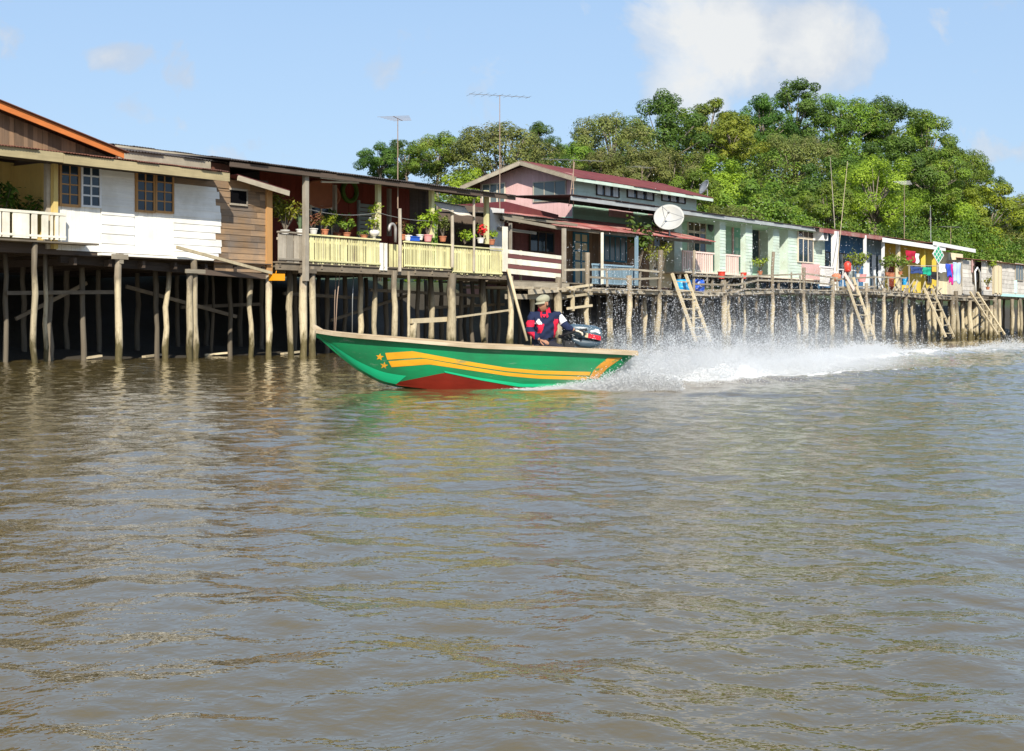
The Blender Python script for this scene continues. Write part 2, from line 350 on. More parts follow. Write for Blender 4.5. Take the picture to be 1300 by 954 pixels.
def water_h(x, y, cell):
    h = np.zeros(x.shape)
    calm = .45+.8*vnoise(x*.16+9, y*.11+3, 3)
    for kx, ky, A, ph, L in WAV:
        h += A*np.sin(kx*x+ky*y+ph)*np.clip(L/(cell*2.5)-.8, 0, 1)
    h *= calm
    df, pf, sf = pdist(x, y, WK); dn, pn, sn = pdist(x, y, WN)
    ridge = .24*np.exp(-(df/(.32+.018*pf))**2)*np.exp(-pf/70)*(1-np.exp(-pf/2))
    ridge += .10*np.exp(-(dn/(.35+.02*pn))**2)*np.exp(-pn/45)*(1-np.exp(-pn/2))
    db, pb, sb = pdist(x, y, np.array([(-1.2, 21.95), (2.2, 20.9), (7, 18.9), (16, 14.5)]))
    ridge += (.045*np.exp(-(db/.28)**2)-.03*np.exp(-((db-.5)/.3)**2))*np.exp(-pb/9)*(1-np.exp(-pb))
    inside = (sf < 0) & (sn > 0) if False else ((sf > 0) & (sn < 0))
    ch = (vnoise(pf*1.3, df*sf*3+50, 8)-.5)*.09+(vnoise(x*9, y*9, 9)-.5)*.035
    tu = np.where(inside, np.exp(-pf/16), 0)+np.exp(-(df/(.3+.012*pf))**2)*np.exp(-pf/26)*.9
    h = h+ridge*(.6+.8*vnoise(x*1.3, y*1.3, 12))+ch*tu*np.clip(1-cell*1.5, 0, 1)
    nz = .45*vnoise(pf*.7, df*sf*3.2+50, 21)+.35*vnoise(pf*2.0, df*sf*8+50, 22)+.3*vnoise(x*15, y*15, 23)
    foam = np.where(inside, 1.05*np.exp(-pf/5)+.20*np.exp(-pf/22), 0)+np.exp(-(df/(.30+.016*pf))**2)*(.62*np.exp(-((pf-13)/12)**2)+.55*np.exp(-pf/60))+.75*np.exp(-(dn/.3)**2)*np.exp(-pn/5)
    hullw = np.exp(-((y-21.98-.04*(x+.3))/.16)**2)*np.clip((x-.0)/1.4, 0, 1)*np.clip((1.7-x)/.4, 0, 1)*.8
    foam = np.clip((foam+1.0*hullw)*1.55+1.25*(nz-.55)-.42, 0, 1)
    return h, foam, np.clip(np.where(inside, np.exp(-pf/45), 0)+np.exp(-(df/1.2)**2)*np.exp(-pf/70), 0, 1)
def make_water():
    a1 = np.linspace(-.44, .44, 760); a2 = np.linspace(.44, 2*PI-.44, 60)[1:-1]
    ang = np.concatenate([a1, a2]); nA = len(ang)
    r = np.concatenate([[.8], np.geomspace(2.2, 170, 980), [230, 320, 450, 700, 1100, 1800, 3000]])
    R, A = np.meshgrid(r, ang, indexing='ij')
    x = R*np.sin(A); y = R*np.cos(A)
    dr = np.gradient(r)[:, None]*np.ones_like(A)
    da = np.where(np.abs(((A+PI) % (2*PI))-PI) < .441, .00116, .1)
    cell = np.maximum(dr*.35, R*da)
    h, foam, mud = water_h(x, y, cell)
    fade = np.clip((200-R)/60, 0, 1); h = h*fade
    n0, n1_ = R.shape
    v = np.stack([x, y, h], -1).reshape(-1, 3)
    i = np.arange(n0-1)[:, None]*nA+np.arange(nA)[None, :]; j = np.arange(n0-1)[:, None]*nA+(np.arange(nA)[None, :]+1) % nA
    q = np.stack([i, i+nA, j+nA, j], -1).reshape(-1, 4)[:, ::-1]
    me = bpy.data.meshes.new('river_water')
    me.vertices.add(len(v)); me.vertices.foreach_set('co', v.ravel().astype('f'))
    me.loops.add(q.size); me.loops.foreach_set('vertex_index', q.ravel().astype('i'))
    me.polygons.add(len(q)); me.polygons.foreach_set('loop_start', np.arange(0, q.size, 4, dtype='i'))
    me.polygons.foreach_set('use_smooth', np.ones(len(q), bool))
    for nm, arr in (('foam', foam), ('silt', mud)):
        at = me.attributes.new(nm, 'FLOAT', 'POINT'); at.data.foreach_set('value', arr.ravel().astype('f'))
    me.update(calc_edges=True)
    m, nt, bs = newmat('river_water')
    fo = nd(nt, 'Attribute', attribute_name='foam').outputs['Fac']; si = nd(nt, 'Attribute', attribute_name='silt').outputs['Fac']
    big = noise(nt, objv(nt, .07, .035, 1), 1.0, 4)
    c = mixc(nt, big, (.088, .066, .024), (.130, .097, .040))
    c = mixc(nt, math_(nt, 'MULTIPLY', si, .7), c, mixc(nt, ramp(nt, si, [(.5, 0), (.95, 1)]), (.26, .18, .10), (.50, .47, .41)))
    fn = noise(nt, objv(nt, 9, 9, 9), 1.0, 6, .7)
    ff = ramp(nt, math_(nt, 'ADD', fo, math_(nt, 'MULTIPLY', math_(nt, 'SUBTRACT', fn, .5), .7)), [(.15, 0), (.6, 1)])
    ff = math_(nt, 'MULTIPLY', ff, ramp(nt, fo, [(0, 0), (.1, 1)]))
    nt.links.new(mixc(nt, ff, c, (.80, .80, .78)), bs.inputs['Base Color'])
    nt.links.new(math_(nt, 'ADD', .045, math_(nt, 'MULTIPLY', ff, .75)), bs.inputs['Roughness'])
    bs.inputs['IOR'].default_value = 1.48; bs.inputs['Specular IOR Level'].default_value = .5
    f1 = noise(nt, objv(nt, 9, 9, 9), 1.0, 3, .55); f2 = noise(nt, objv(nt, 26, 26, 26), 1.0, 2, .5)
    hh = math_(nt, 'ADD', math_(nt, 'MULTIPLY', f1, 1.0), math_(nt, 'MULTIPLY', f2, .2))
    b = nd(nt, 'Bump', {'Height': hh, 'Strength': .36, 'Distance': .022})
    nt.links.new(b.outputs[0], bs.inputs['Normal'])
    me.materials.append(m)
    o = bpy.data.objects.new('river_water', me); col.objects.link(o); o['kind'] = 'structure'
make_water()
# ------------------------------------------------------------------ land: mud bank, terrace behind the houses, wooded hill
def land(s, t):
    base = np.interp(t, [-60, -6, 0, 2.5, 5, 7.5, 9, 18, 400], [-3, -1.5, -.35, .04, .35, 1.5, 2.97, 3.1, 3.3])
    base = base+.10*np.sin(s*.9+t*1.3)*np.clip((t-1)/2, 0, 1)*np.clip((14-t)/8, 0, 1)
    hill = 15*np.exp(-((s-128)/44)**2)*np.exp(-((t-48)/30)**2)+6*np.exp(-((s-175)/34)**2)*np.exp(-((t-36)/24)**2)
    return base+hill*np.clip((t-13)/14, 0, 1)
def make_land():
    s = np.concatenate([[-900, -400], np.arange(-150, 230, 1.5), [300, 500, 1200]]); t = np.concatenate([[-60, -20, -6], np.arange(-3, 16, .5), np.arange(16, 130, 2), [160, 220, 400, 1200]])
    Sg, Tg = np.meshgrid(s, t, indexing='ij'); Zg = land(Sg, Tg)
    Zg = Zg+(vnoise(Sg*1.7+200, Tg*1.7+50, 31)-.5)*.22*((Tg > .6) & (Tg < 16))
    mb = MB(); nt_ = len(t)
    mb.v = list(map(tuple, np.stack([Sg, Tg, Zg], -1).reshape(-1, 3)))
    mb.f = [(i*nt_+j, (i+1)*nt_+j, (i+1)*nt_+j+1, i*nt_+j+1) for i in range(len(s)-1) for j in range(nt_-1)]
    mb.r = [.5]*len(mb.f); mb.m = [0]*len(mb.f)
    m, nt, bs = newmat('bank_soil')
    z = nd(nt, 'SeparateXYZ', {0: nd(nt, 'TexCoord').outputs['Object']}).outputs[2]
    n = noise(nt, objv(nt), .9, 6, .65)
    mud = mixc(nt, n, (.018, .015, .010), (.05, .04, .026)); gr = mixc(nt, n, (.02, .035, .01), (.05, .075, .02))
    nt.links.new(mixc(nt, ramp(nt, math_(nt, 'DIVIDE', z, 10), [(.25, 0), (.31, 1)]), mud, gr), bs.inputs['Base Color'])
    bs.inputs['Roughness'].default_value = .85
    nt.links.new(nd(nt, 'Bump', {'Height': n, 'Strength': .5, 'Distance': .1}).outputs[0], bs.inputs['Normal'])
    mb.build('mud_bank', m, smooth=True, kind='structure', o=(0, 0, 0))
make_land()
# ------------------------------------------------------------------ trees
def leafquad(mb, p, n, sz, r, fold=.25, asp=.55):
    n = n.normalized(); a = n.cross(Vector((rnd.uniform(-1, 1), rnd.uniform(-1, 1), rnd.uniform(-1, 1)))).normalized(); b = n.cross(a)
    l = sz*.5; w = l*asp; d = n*(-fold*w)
    mb._add([p-a*l, p+b*w+d, p+a*l, p-b*w+d], [(0, 1, 2), (0, 2, 3)], r)
def tree_proto(seed, shape):
    """crown about 10 m wide: limbs carry leafy clumps of many sizes"""
    R = random.Random(seed); tr = MB(); cr = MB()
    rx, rz, zc, ncl, ls, nl = shape
    H0 = zc-rz*.55
    tr.tube([(0, 0, -2.5), (0, 0, 0), (.15, .1, H0*.5), (.1, -.1, H0)], [.34, .32, .26, .2], 8, wob=.1)
    cl = []
    while len(cl) < ncl:
        th = R.uniform(0, 2*PI); q = R.uniform(-.75, 1); rad = math.sqrt(max(0, 1-q*q))*R.uniform(.72, 1.06)
        if R.random() < .18: rad *= .5
        lump = 1+.22*math.sin(3*th+seed)+.16*math.sin(5*th+q*4+seed*2)
        p = Vector((rad*math.cos(th)*rx*lump, rad*math.sin(th)*rx*lump, zc+q*rz*(1+.15*math.sin(4*th+seed))))
        cs = R.uniform(.55, 1.25)*rx*.235
        cl.append((p, cs))
        m1 = Vector((p.x*.35, p.y*.35, H0+(p.z-H0)*.45)); 
        if len(cl) % 2 == 0: tr.tube([(0, 0, H0*.85), m1, p+Vector((0, 0, -.1*cs))], [.15, .09, .03], 5)
    for p, cs in cl:
        tint = R.uniform(.05, .8)
        out = (p-Vector((0, 0, zc-rz*.4))).normalized()
        for i in range(int(nl*(cs/(rx*.2))**1.6)):
            d = Vector((R.gauss(0, 1), R.gauss(0, 1), R.gauss(0, 1))).normalized()
            rr = cs*R.uniform(.45, 1.0)**.45
            if R.random() < .07: rr *= R.uniform(1.05, 1.45)
            q = p+Vector((d.x*rr, d.y*rr, d.z*rr*.72))
            n = d*.9+out*.4+Vector((R.gauss(0, .3), R.gauss(0, .3), .45+R.gauss(0, .25)))
            leafquad(cr, q, n, ls*R.uniform(.65, 1.35), min(1, max(0, tint+R.uniform(-.2, .25))))
    return tr, cr
rnd.seed(21)
SH = [(5.0, 4.2, 9.0, 50, .30, 290), (5.0, 3.0, 7.5, 46, .28, 300), (5.0, 5.2, 10.0, 64, .29, 245), (5.0, 3.6, 8.0, 40, .34, 230), (5.0, 4.6, 8.6, 74, .25, 235)]
PROTO = []
for i, sh in enumerate(SH):
    tr, cr = tree_proto(100+i*7, sh)
    PROTO.append((tr, cr, sh))
PMESH = {}
def tree(label, px, top, Y, wpx, kind, leaf, cat='tree', group=None, hscale=None, base=None):
    """a tree whose crown top projects near (px, top) at distance Y with a crown about wpx wide"""
    t = 13+max(0, Y-Yd(S(px), 0)-9)*.85; s = S(px, t); Y = Yd(s, t)      # Y only ranks the depth; t metres inland of the quay
    X = (px-CX)/F*Y; zt = CH+(HY-top)/F*Y
    g = float(land(np.array([s]), np.array([t]))[0]) if base is None else base
    rx, rz, zc = SH[kind][:3]
    kxy = 1.22*wpx/F*Y/(2.25*rx)
    top0 = zc+rz*1.12
    kz = hscale or kxy
    if kz*top0 < (zt-g): g2 = zt-kz*top0
    else: g2 = zt-kz*top0
    root = bpy.data.objects.new('tree', None); col.objects.link(root)
    root.location = (X, Y, g2); root.scale = (kxy, kxy, kz); root.rotation_euler = (0, 0, rnd.uniform(0, 6.28)); root.empty_display_size = .3
    ROOT[root] = (0, 0, 0); tag(root, label, cat, group)
    if kind not in PMESH:
        tr, cr, sh = PROTO[kind]
        a = tr.build('trunk', M['bark'], root, smooth=True); b = cr.build('crown', M['leaf_mid'], root)
        PMESH[kind] = (a, b)
    else:
        a, b = (o.copy() for o in PMESH[kind])
        for o in (a, b): col.objects.link(o); o.parent = root
    # let the trunk reach the ground under the tree whatever its height
    lz = (g-.3-g2)/kz
    a.scale = (1, 1, 1); a.location = (0, 0, 0)
    if lz < -2.4:
        ext = MB(); ext.tube([(0, 0, lz), (.1, 0, lz*.4), (0, 0, -1.8)], [.42, .38, .33], 8, wob=.1)
        ext.build('trunk', M['bark'], root, smooth=True)
    b.material_slots[0].link = 'OBJECT'; b.material_slots[0].material = M[leaf]
    return root
TREES = [
 # behind the dark veranda house, left to right
 ('small dark tree at the far left end of the tree line', 482, 186, 80, 58, 1, 'leaf_dark'),
 ('bluish green tree with gaps of sky, right of the leftmost dark tree', 516, 178, 86, 62, 3, 'leaf_dark'),
 ('mid green tree behind the right-hand end of the dark veranda roof', 556, 172, 78, 74, 1, 'leaf_mid'),
 ('broad olive tree with pale bare limbs behind the tallest aerial', 636, 151, 76, 128, 4, 'leaf_olive'),
 ('low bright green bush in front of the broad olive tree', 596, 214, 72, 74, 3, 'leaf_bright'),
 ('slim dark tree standing up right of the broad olive tree', 684, 158, 88, 54, 2, 'leaf_dark'),
 ('low mid green tree above the red roof ridge of the pink gabled house', 724, 184, 90, 70, 1, 'leaf_mid'),
 # the wooded hill
 ('rounded grey green tree at the left foot of the hill', 778, 140, 92, 104, 4, 'leaf_olive'),
 ('dark feathery topped tree, second from the left foot along the hill skyline', 842, 121, 100, 98, 2, 'leaf_dark'),
 ('olive tree directly above the big white satellite dish', 852, 186, 88, 90, 4, 'leaf_olive'),
 ('thin topped mid green tree on the skyline below the big cloud', 900, 126, 106, 84, 3, 'leaf_mid'),
 ('yellowish tree glowing among darker ones on the left of the hill', 928, 146, 100, 70, 3, 'leaf_yellow'),
 ('bright green tree halfway up the hill below the yellowish tree', 905, 198, 92, 104, 0, 'leaf_bright'),
 ('dark tree left of the hilltop', 968, 124, 112, 72, 2, 'leaf_dark'),
 ('tallest dark green tree crowning the hilltop', 1010, 105, 120, 92, 0, 'leaf_dark'),
 ('mid green tree just right of the hilltop tree', 1068, 119, 122, 92, 4, 'leaf_mid'),
 ('dull olive tree with bare twigs below the hilltop', 1010, 168, 106, 96, 4, 'leaf_olive'),
 ('very dark round tree in the middle of the hill', 1052, 202, 102, 96, 0, 'leaf_dark'),
 ('broad crowned tree on the skyline right of the hilltop', 1128, 131, 124, 96, 1, 'leaf_dark'),
 ('dark tree with tufted top at the right shoulder of the hill', 1176, 146, 120, 84, 2, 'leaf_mid'),
 ('dark rounded tree below the right shoulder of the hill', 1126, 176, 112, 104, 0, 'leaf_dark'),
 ('feathery yellow green tree behind the two leaning poles', 1110, 196, 98, 96, 4, 'leaf_bright'),
 ('mid green tree stepping down the right slope of the hill', 1212, 184, 124, 80, 4, 'leaf_mid'),
 ('small dark tree jutting from the right slope of the hill', 1236, 208, 128, 64, 3, 'leaf_dark'),
 ('low bright tree covered in creeper near the right foot of the hill', 1252, 234, 122, 92, 0, 'leaf_bright'),
 ('pale olive tree at the right edge of the photo', 1296, 244, 134, 84, 4, 'leaf_olive'),
 ('bright green tree close behind the mint house roof', 960, 232, 88, 106, 0, 'leaf_mid'),
 ('light green bushy tree above the door of the green house', 990, 262, 90, 72, 3, 'leaf_bright'),
 ('mid green tree above the blue house roof', 1050, 238, 94, 90, 1, 'leaf_mid'),
 ('dark tree in the gap behind the tall leaning poles', 1072, 262, 97, 66, 2, 'leaf_dark'),
 ('bright green tree behind the yellow house', 1168, 222, 116, 92, 0, 'leaf_bright'),
 ('mid green tree above the end of the white roof edge', 1204, 254, 118, 76, 4, 'leaf_mid'),
 ('dull olive tree with grey bare limbs behind the whitewashed shack', 1252, 276, 122, 86, 4, 'leaf_olive'),
 ('low dark tree behind the rusty shack roof at the right edge', 1290, 284, 126, 72, 1, 'leaf_dark'),
 ('olive bush tree right of the small roof dish', 930, 258, 86, 70, 4, 'leaf_olive'),
 ('deep green tree behind the red roof end', 872, 222, 86, 84, 1, 'leaf_mid'),
 ('dark filler tree between the yellowish tree and the hilltop', 968, 170, 110, 84, 1, 'leaf_dark'),
 ('bright tree below the tufted tree on the right slope', 1180, 190, 114, 84, 0, 'leaf_mid'),
 ('dark tree behind the red roof near its left ridge end', 760, 196, 86, 78, 2, 'leaf_olive'),
 ('olive tree behind the long red roof ridge, right of the roof aerial', 806, 192, 86, 84, 0, 'leaf_olive'),
]
for T in TREES: tree(*T, group='trees on the bank and hill behind the houses')
# the rest of the wood, filling in under and between the trees: nobody could count it
def woodland():
    mb = MB(); R = random.Random(4)
    for k in range(1700):
        t = 14+60*R.random()**1.5; s = R.uniform(34+(t-14)*1.0, 160+t*2.0)
        g = float(land(np.array([s]), np.array([t]))[0])
        up = R.uniform(.2, 1)**.8*(3.2 if s < 55 else 6.5)
        p = Vector((s, t, g+up)); cs = R.uniform(1.0, 2.2); tint = R.uniform(0, .9)
        for i in range(150):
            d = Vector((R.gauss(0, 1), R.gauss(0, 1), R.gauss(.25, .9))).normalized()
            q = p+Vector((d.x, d.y, d.z*.75))*cs*R.uniform(.78, 1.06)
            leafquad(mb, q, d+Vector((R.gauss(0, .3), R.gauss(0, .3), .45)), R.uniform(.17, .36), min(1, max(0, tint+R.uniform(-.2, .25))))
    mb.build('woodland', M['leaf_wood'], kind='stuff', o=(0, 0, 0))
woodland()
rnd.seed(5)
# ------------------------------------------------------------------ building helpers (row frame: s along the houses, t inland, z up)
def clap(mb, s0, s1, z0, z1, t, h=.2, rag0=0, rag1=0, out=.024, split=0):
    z = z0
    while z < z1-.02:
        hh = min(h*rnd.uniform(.94, 1.06), z1-z); a = s0-rnd.uniform(0, rag0); b = s1+rnd.uniform(-rag1, rag1)
        cuts = [a, b]
        if split and b-a > split: cuts = [a]+sorted(a+(b-a)*(i+rnd.uniform(.3, .7))/int((b-a)/split+1) for i in range(int((b-a)/split+1)))+[b]
        for c, d in zip(cuts[:-1], cuts[1:]):
            mb.prism([(c, t+.015, z), (c, t-out, z), (c, t-.006, z+hh), (c, t+.015, z+hh)], (d-c-.004, 0, 0))
        z += hh
def vboard(mb, s0, s1, z0, z1, t, w=.16, top=None, bot=None, jit=.006, gap=.006, th=.025, drop=0):
    s = s0
    while s < s1-.02:
        ww = min(w*rnd.uniform(.9, 1.1), s1-s); j = rnd.uniform(-jit, jit)
        za = top(s) if top else z1; zb = top(s+ww) if top else z1
        if drop: za -= rnd.uniform(0, drop); zb = za
        y0 = bot(s) if bot else z0
        if min(za, zb) > y0+.02:
            mb.prism([(s, t+j, y0), (s+ww-gap, t+j, y0), (s+ww-gap, t+j, zb), (s, t+j, za)], (0, th, 0))
        s += ww
def tboard(mb, t0, t1, z0, z1, s, w=.2, top=None, th=.025):         # vertical boards on a wall facing along the row
    t = t0
    while t < t1-.02:
        ww = min(w, t1-t); za = top(t) if top else z1; zb = top(t+ww) if top else z1
        mb.prism([(s, t, z0), (s, t+ww-.006, z0), (s, t+ww-.006, zb), (s, t, za)], (th, 0, 0)); t += ww
def window(parent, s0, s1, z0, z1, t, fm, nx, nz, fw=.06, mw=.03, glass='glass', axis='s', name='window', out=.05):
    f = MB(); g = MB()
    def bx(mb, a0, a1, d0, d1, c0, c1):
        if axis == 's': mb.box(a0, a1, t+d0, t+d1, c0, c1)
        else: mb.box(t+d0, t+d1, a0, a1, c0, c1)
    bx(f, s0, s0+fw, -out, .02, z0, z1); bx(f, s1-fw, s1, -out, .02, z0, z1)
    bx(f, s0+fw, s1-fw, -out, .02, z0, z0+fw); bx(f, s0+fw, s1-fw, -out, .02, z1-fw, z1)
    iw = s1-s0-2*fw; ih = z1-z0-2*fw
    for i in range(1, nx): x = s0+fw+iw*i/nx; bx(f, x-mw/2, x+mw/2, -out*.8, .0, z0+fw, z1-fw)
    for j in range(1, nz):
        zz = z0+fw+ih*j/nz
        for i in range(nx):
            x0 = s0+fw+iw*i/nx+(mw/2 if i else 0); x1 = s0+fw+iw*(i+1)/nx-(mw/2 if i < nx-1 else 0)
            bx(f, x0, x1, -out*.7, .0, zz-mw/2, zz+mw/2)
    bx(g, s0+fw*.5, s1-fw*.5, -out*.35, -out*.2, z0+fw*.5, z1-fw*.5)
    w_ = f.build(name, M[fm], parent); g.build('pane', M[glass], w_)
    return w_
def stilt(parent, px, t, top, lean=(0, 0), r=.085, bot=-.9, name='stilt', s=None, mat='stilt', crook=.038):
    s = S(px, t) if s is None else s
    if t >= 1.35 and mat == 'stilt': mat = 'stiltshade'; r *= .8  # rear posts: shade painted in by the darker material
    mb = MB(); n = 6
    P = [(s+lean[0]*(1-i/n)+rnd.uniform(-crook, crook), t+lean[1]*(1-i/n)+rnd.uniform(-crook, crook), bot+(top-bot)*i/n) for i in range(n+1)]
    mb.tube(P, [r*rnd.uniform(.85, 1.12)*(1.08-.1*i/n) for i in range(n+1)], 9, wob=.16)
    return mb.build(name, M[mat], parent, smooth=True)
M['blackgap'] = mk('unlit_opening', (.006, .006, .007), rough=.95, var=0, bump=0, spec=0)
M['stiltshade'] = mk('shaded_stilt', (.125, .105, .078), rough=.85, var=.3, st=(16, 16, 1.0), sv=.5, bump=.4)  # darker stilt tone: underfloor shade put into the colour of rear posts
def sqpost(mb, s, t, z0, z1, w=.1): mb.box(s-w/2, s+w/2, t-w/2, t+w/2, z0, z1)
# ================================================================== 1. left house
h1 = thing('stilt_house', 'white and bare brown plank house on stilts with orange bargeboard, leftmost', 'house', (S(150, 2), 2, 0))
tw = .25
z_top = 5.55; zb = Z(200, 324, tw); sL = S(72, tw); sR = S(343, tw)
b = MB()
b.box(-9, sL, 2.2, 9, 3.0, z_top+.1); b.box(sL, sR-.04, tw+.05, 9, zb-.1, z_top+.1)
b.build('core_wall', M['darkwood'], h1)
b = MB()                                                             # vertical white boards under and between the windows
vboard(b, sL, S(128, tw), zb, Z(100, 206, tw), tw, .15); vboard(b, S(170, tw), S(220, tw), zb, Z(200, 216, tw), tw, .17)
b.build('wall_boarding', M['white_v'], h1)
b = MB()
clap(b, S(128, tw), S(170, tw), zb, Z(150, 207, tw), tw-.012, .27); b.build('painted_cladding', M['white_h'], h1)
b = MB(); clap(b, S(220, tw), S(277, tw), zb-.05, Z(250, 236, tw), tw, .21, 0, .16)
b.build('painted_cladding', M['white_h'], h1, label='white painted planks with a ragged right edge')
b = MB()
clap(b, S(220, tw), sR-.05, Z(250, 236, tw)+.005, z_top, tw+.012, .2, split=2.0)
clap(b, S(272, tw), sR-.05, Z(320, 346, tw), Z(250, 236, tw), tw+.016, .19, 0, 0, split=1.3)
b.build('bare_cladding', M['brown_h'], h1, label='bare weathered brown planks')
b = MB(); b.box(S(337, tw), S(344, tw), tw-.07, tw+.05, Z(340, 347, tw), Z(340, 236, tw)); b.build('corner_post', M['winwood'], h1)
b = MB(); b.box(S(80, tw), S(290, tw), tw-.02, tw+.03, z_top-.28, z_top+.05)
b.build('top_plank', M['brown_h'], h1)
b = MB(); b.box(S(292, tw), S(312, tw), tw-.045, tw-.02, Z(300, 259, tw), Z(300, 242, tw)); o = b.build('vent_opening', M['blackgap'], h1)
f = MB(); q = (S(291, tw), S(313, tw), Z(300, 260, tw), Z(300, 241, tw))
for a in ((q[0], q[1], q[2]-.03, q[2]+.03), (q[0], q[1], q[3]-.03, q[3]+.03)): f.box(a[0], a[1], tw-.06, tw-.01, a[2], a[3])
f.box(q[1]-.05, q[1], tw-.065, tw-.01, q[2], q[3]); f.build('vent_frame', M['greywood'], h1)
zt = lambda px, py: Z(px, py, tw)
window(h1, S(74, tw), S(100.5, tw), zt(90, 263), zt(90, 207), tw-.02, 'winwood', 2, 4, .07, .035)
window(h1, S(101.5, tw), S(127, tw), zt(115, 264), zt(115, 209), tw-.02, 'whitemetal', 2, 4, .06, .045)
window(h1, S(171, tw), S(195, tw), zt(183, 270), zt(183, 216), tw-.03, 'winwood', 2, 4, .06, .035)
window(h1, S(195.5, tw), S(219, tw), zt(208, 271), zt(208, 217.5), tw-.03, 'winwood', 2, 4, .06, .035)
# porch at the left end
b = MB(); vboard(b, -6, sL-.02, 3.1, 5.6, 2.15, .3); tboard(b, .3, 2.2, 3.1, 5.5, sL-.12, .25); b.build('porch_wall', M['ywall'], h1)
b = MB(); sqpost(b, S(60, .3), .3, 3.1, 5.45, .13); b.build('porch_post', M['greywood'], h1)
b = MB(); sqpost(b, S(69, .15), .15, 3.1, 5.45, .14); b.build('porch_post', M['ywall'], h1)
b = MB(); zr0, zr1 = Z(40, 303, .02), Z(40, 269, .02)
b.box(-4, S(83, .02), -.03, .05, zr1-.05, zr1+.02, .5); b.box(-4, S(83, .02), -.02, .04, zr0+.05, zr0+.11, .5)
for a, c in ((-3, 1), (3, 12), (16, 37), (40, 47), (53, 61), (64, 67), (70, 74), (76, 83)):
    b.box(S(a, 0), S(c, 0), -.015, .02, zr0, zr1-.05)
b.build('porch_railing', M['white_rail'], h1)
b = MB()
zd = Z(60, 306, -.2)
for i in range(14): b.box(-7, S(128, -.2)-rnd.uniform(0, .25) if i < 4 else sL-.05, -.25+i*.18, -.25+i*.18+.172, zd-.05, zd)
b.build('porch_floor', M['beamwood'], h1)
b = MB()
b.beam((-7, .35, zd-.2), (S(128, .35), .35, zd-.2), .12, .26); b.beam((S(75, .5), .5, zb-.22), (sR, .5, Z(340, 350, .5)-.02), .14, .24)
b.box(S(100, .1), S(345, .1), .1, 8.5, zb-.14, zb-.11); b.beam((S(240, .1), .1, Z(250, 345, .1)), (S(345, .1), .1, Z(345, 352, .1)), .12, .16)
for k in range(7): b.beam((S(90, .4)+k*1.2, .2, zb-.3), (S(90, .4)+k*1.2, 8.5, zb-.3), .1, .2)
b.beam((-7, 3, zd-.3), (sR, 3, zd-.3), .14, .22)
b.build('floor_beam', M['darkwood'], h1)
b = MB(); b.box(S(128, .05), S(270, .05), .0, .2, zb-.1, zb-.03); b.build('sill_board', M['white_v'], h1)
# pent eave with its long fascia, the gable above it, main roof
tf = -.75; zf0 = Z(100, 209, tf); zf1 = Z(100, 197, tf)
b = MB(); b.box(-9, S(80, tf)-.01, tf-.03, tf, zf0, zf1); b.box(S(80, tf), S(291, tf), tf-.025, tf+.005, zf0-.015, zf1-.02); b.build('fascia', M['fascia'], h1)
b = MB(); b.corr((-9, tf-.06, zf1+.02), (S(291, tf)+9, 0, 0), (0, 1.05, .14), .09, .014); b.build('eave_roof', M['roofbrown'], h1)
b = MB(); b.box(-9, S(291, tf), tf+.02, tw+.02, zf0+.06, zf0+.09); b.build('soffit', M['darkwood'], h1)
tg = -.02
sE = S(157, -.4); zE = Z(157, 196, -.4); slope = (Z(0, 132, -.4)-zE)/(sE-S(0, -.4)); sRg = -5.0; zRg = zE+slope*(sE-sRg)
rake = lambda s: zE+slope*(sE-max(s, sRg))-.10 if s >= sRg else zRg-slope*(sRg-s)-.10
b = MB(); vboard(b, -12, sE-.3, zf1+.02, 9, tg, .15, top=rake, jit=.01); b.build('gable_wall', M['brown_v'], h1)
b = MB()
b.prism([(sE, -.42, zE-.12), (sE, -.42, zE+.05), (sRg, -.42, zRg+.05), (sRg, -.42, zRg-.16)], (0, .05, 0))
b.prism([(sRg-7, -.42, zRg-slope*7-.12), (sRg-.01, -.42, zRg-.16), (sRg-.01, -.42, zRg+.05), (sRg-7, -.42, zRg-slope*7+.05)], (0, .05, 0))
b.build('bargeboard', M['orange'], h1)
b = MB(); b.corr((sE+.1, -.5, zE+.07), (0, 9.5, 0), (sRg-sE-.1, 0, zRg-zE), .1, .015); b.corr((sRg, -.5, zRg+.07), (0, 9.5, 0), (-8, 0, -slope*8), .1, .015)
b.build('roof', M['roofbrown'], h1)
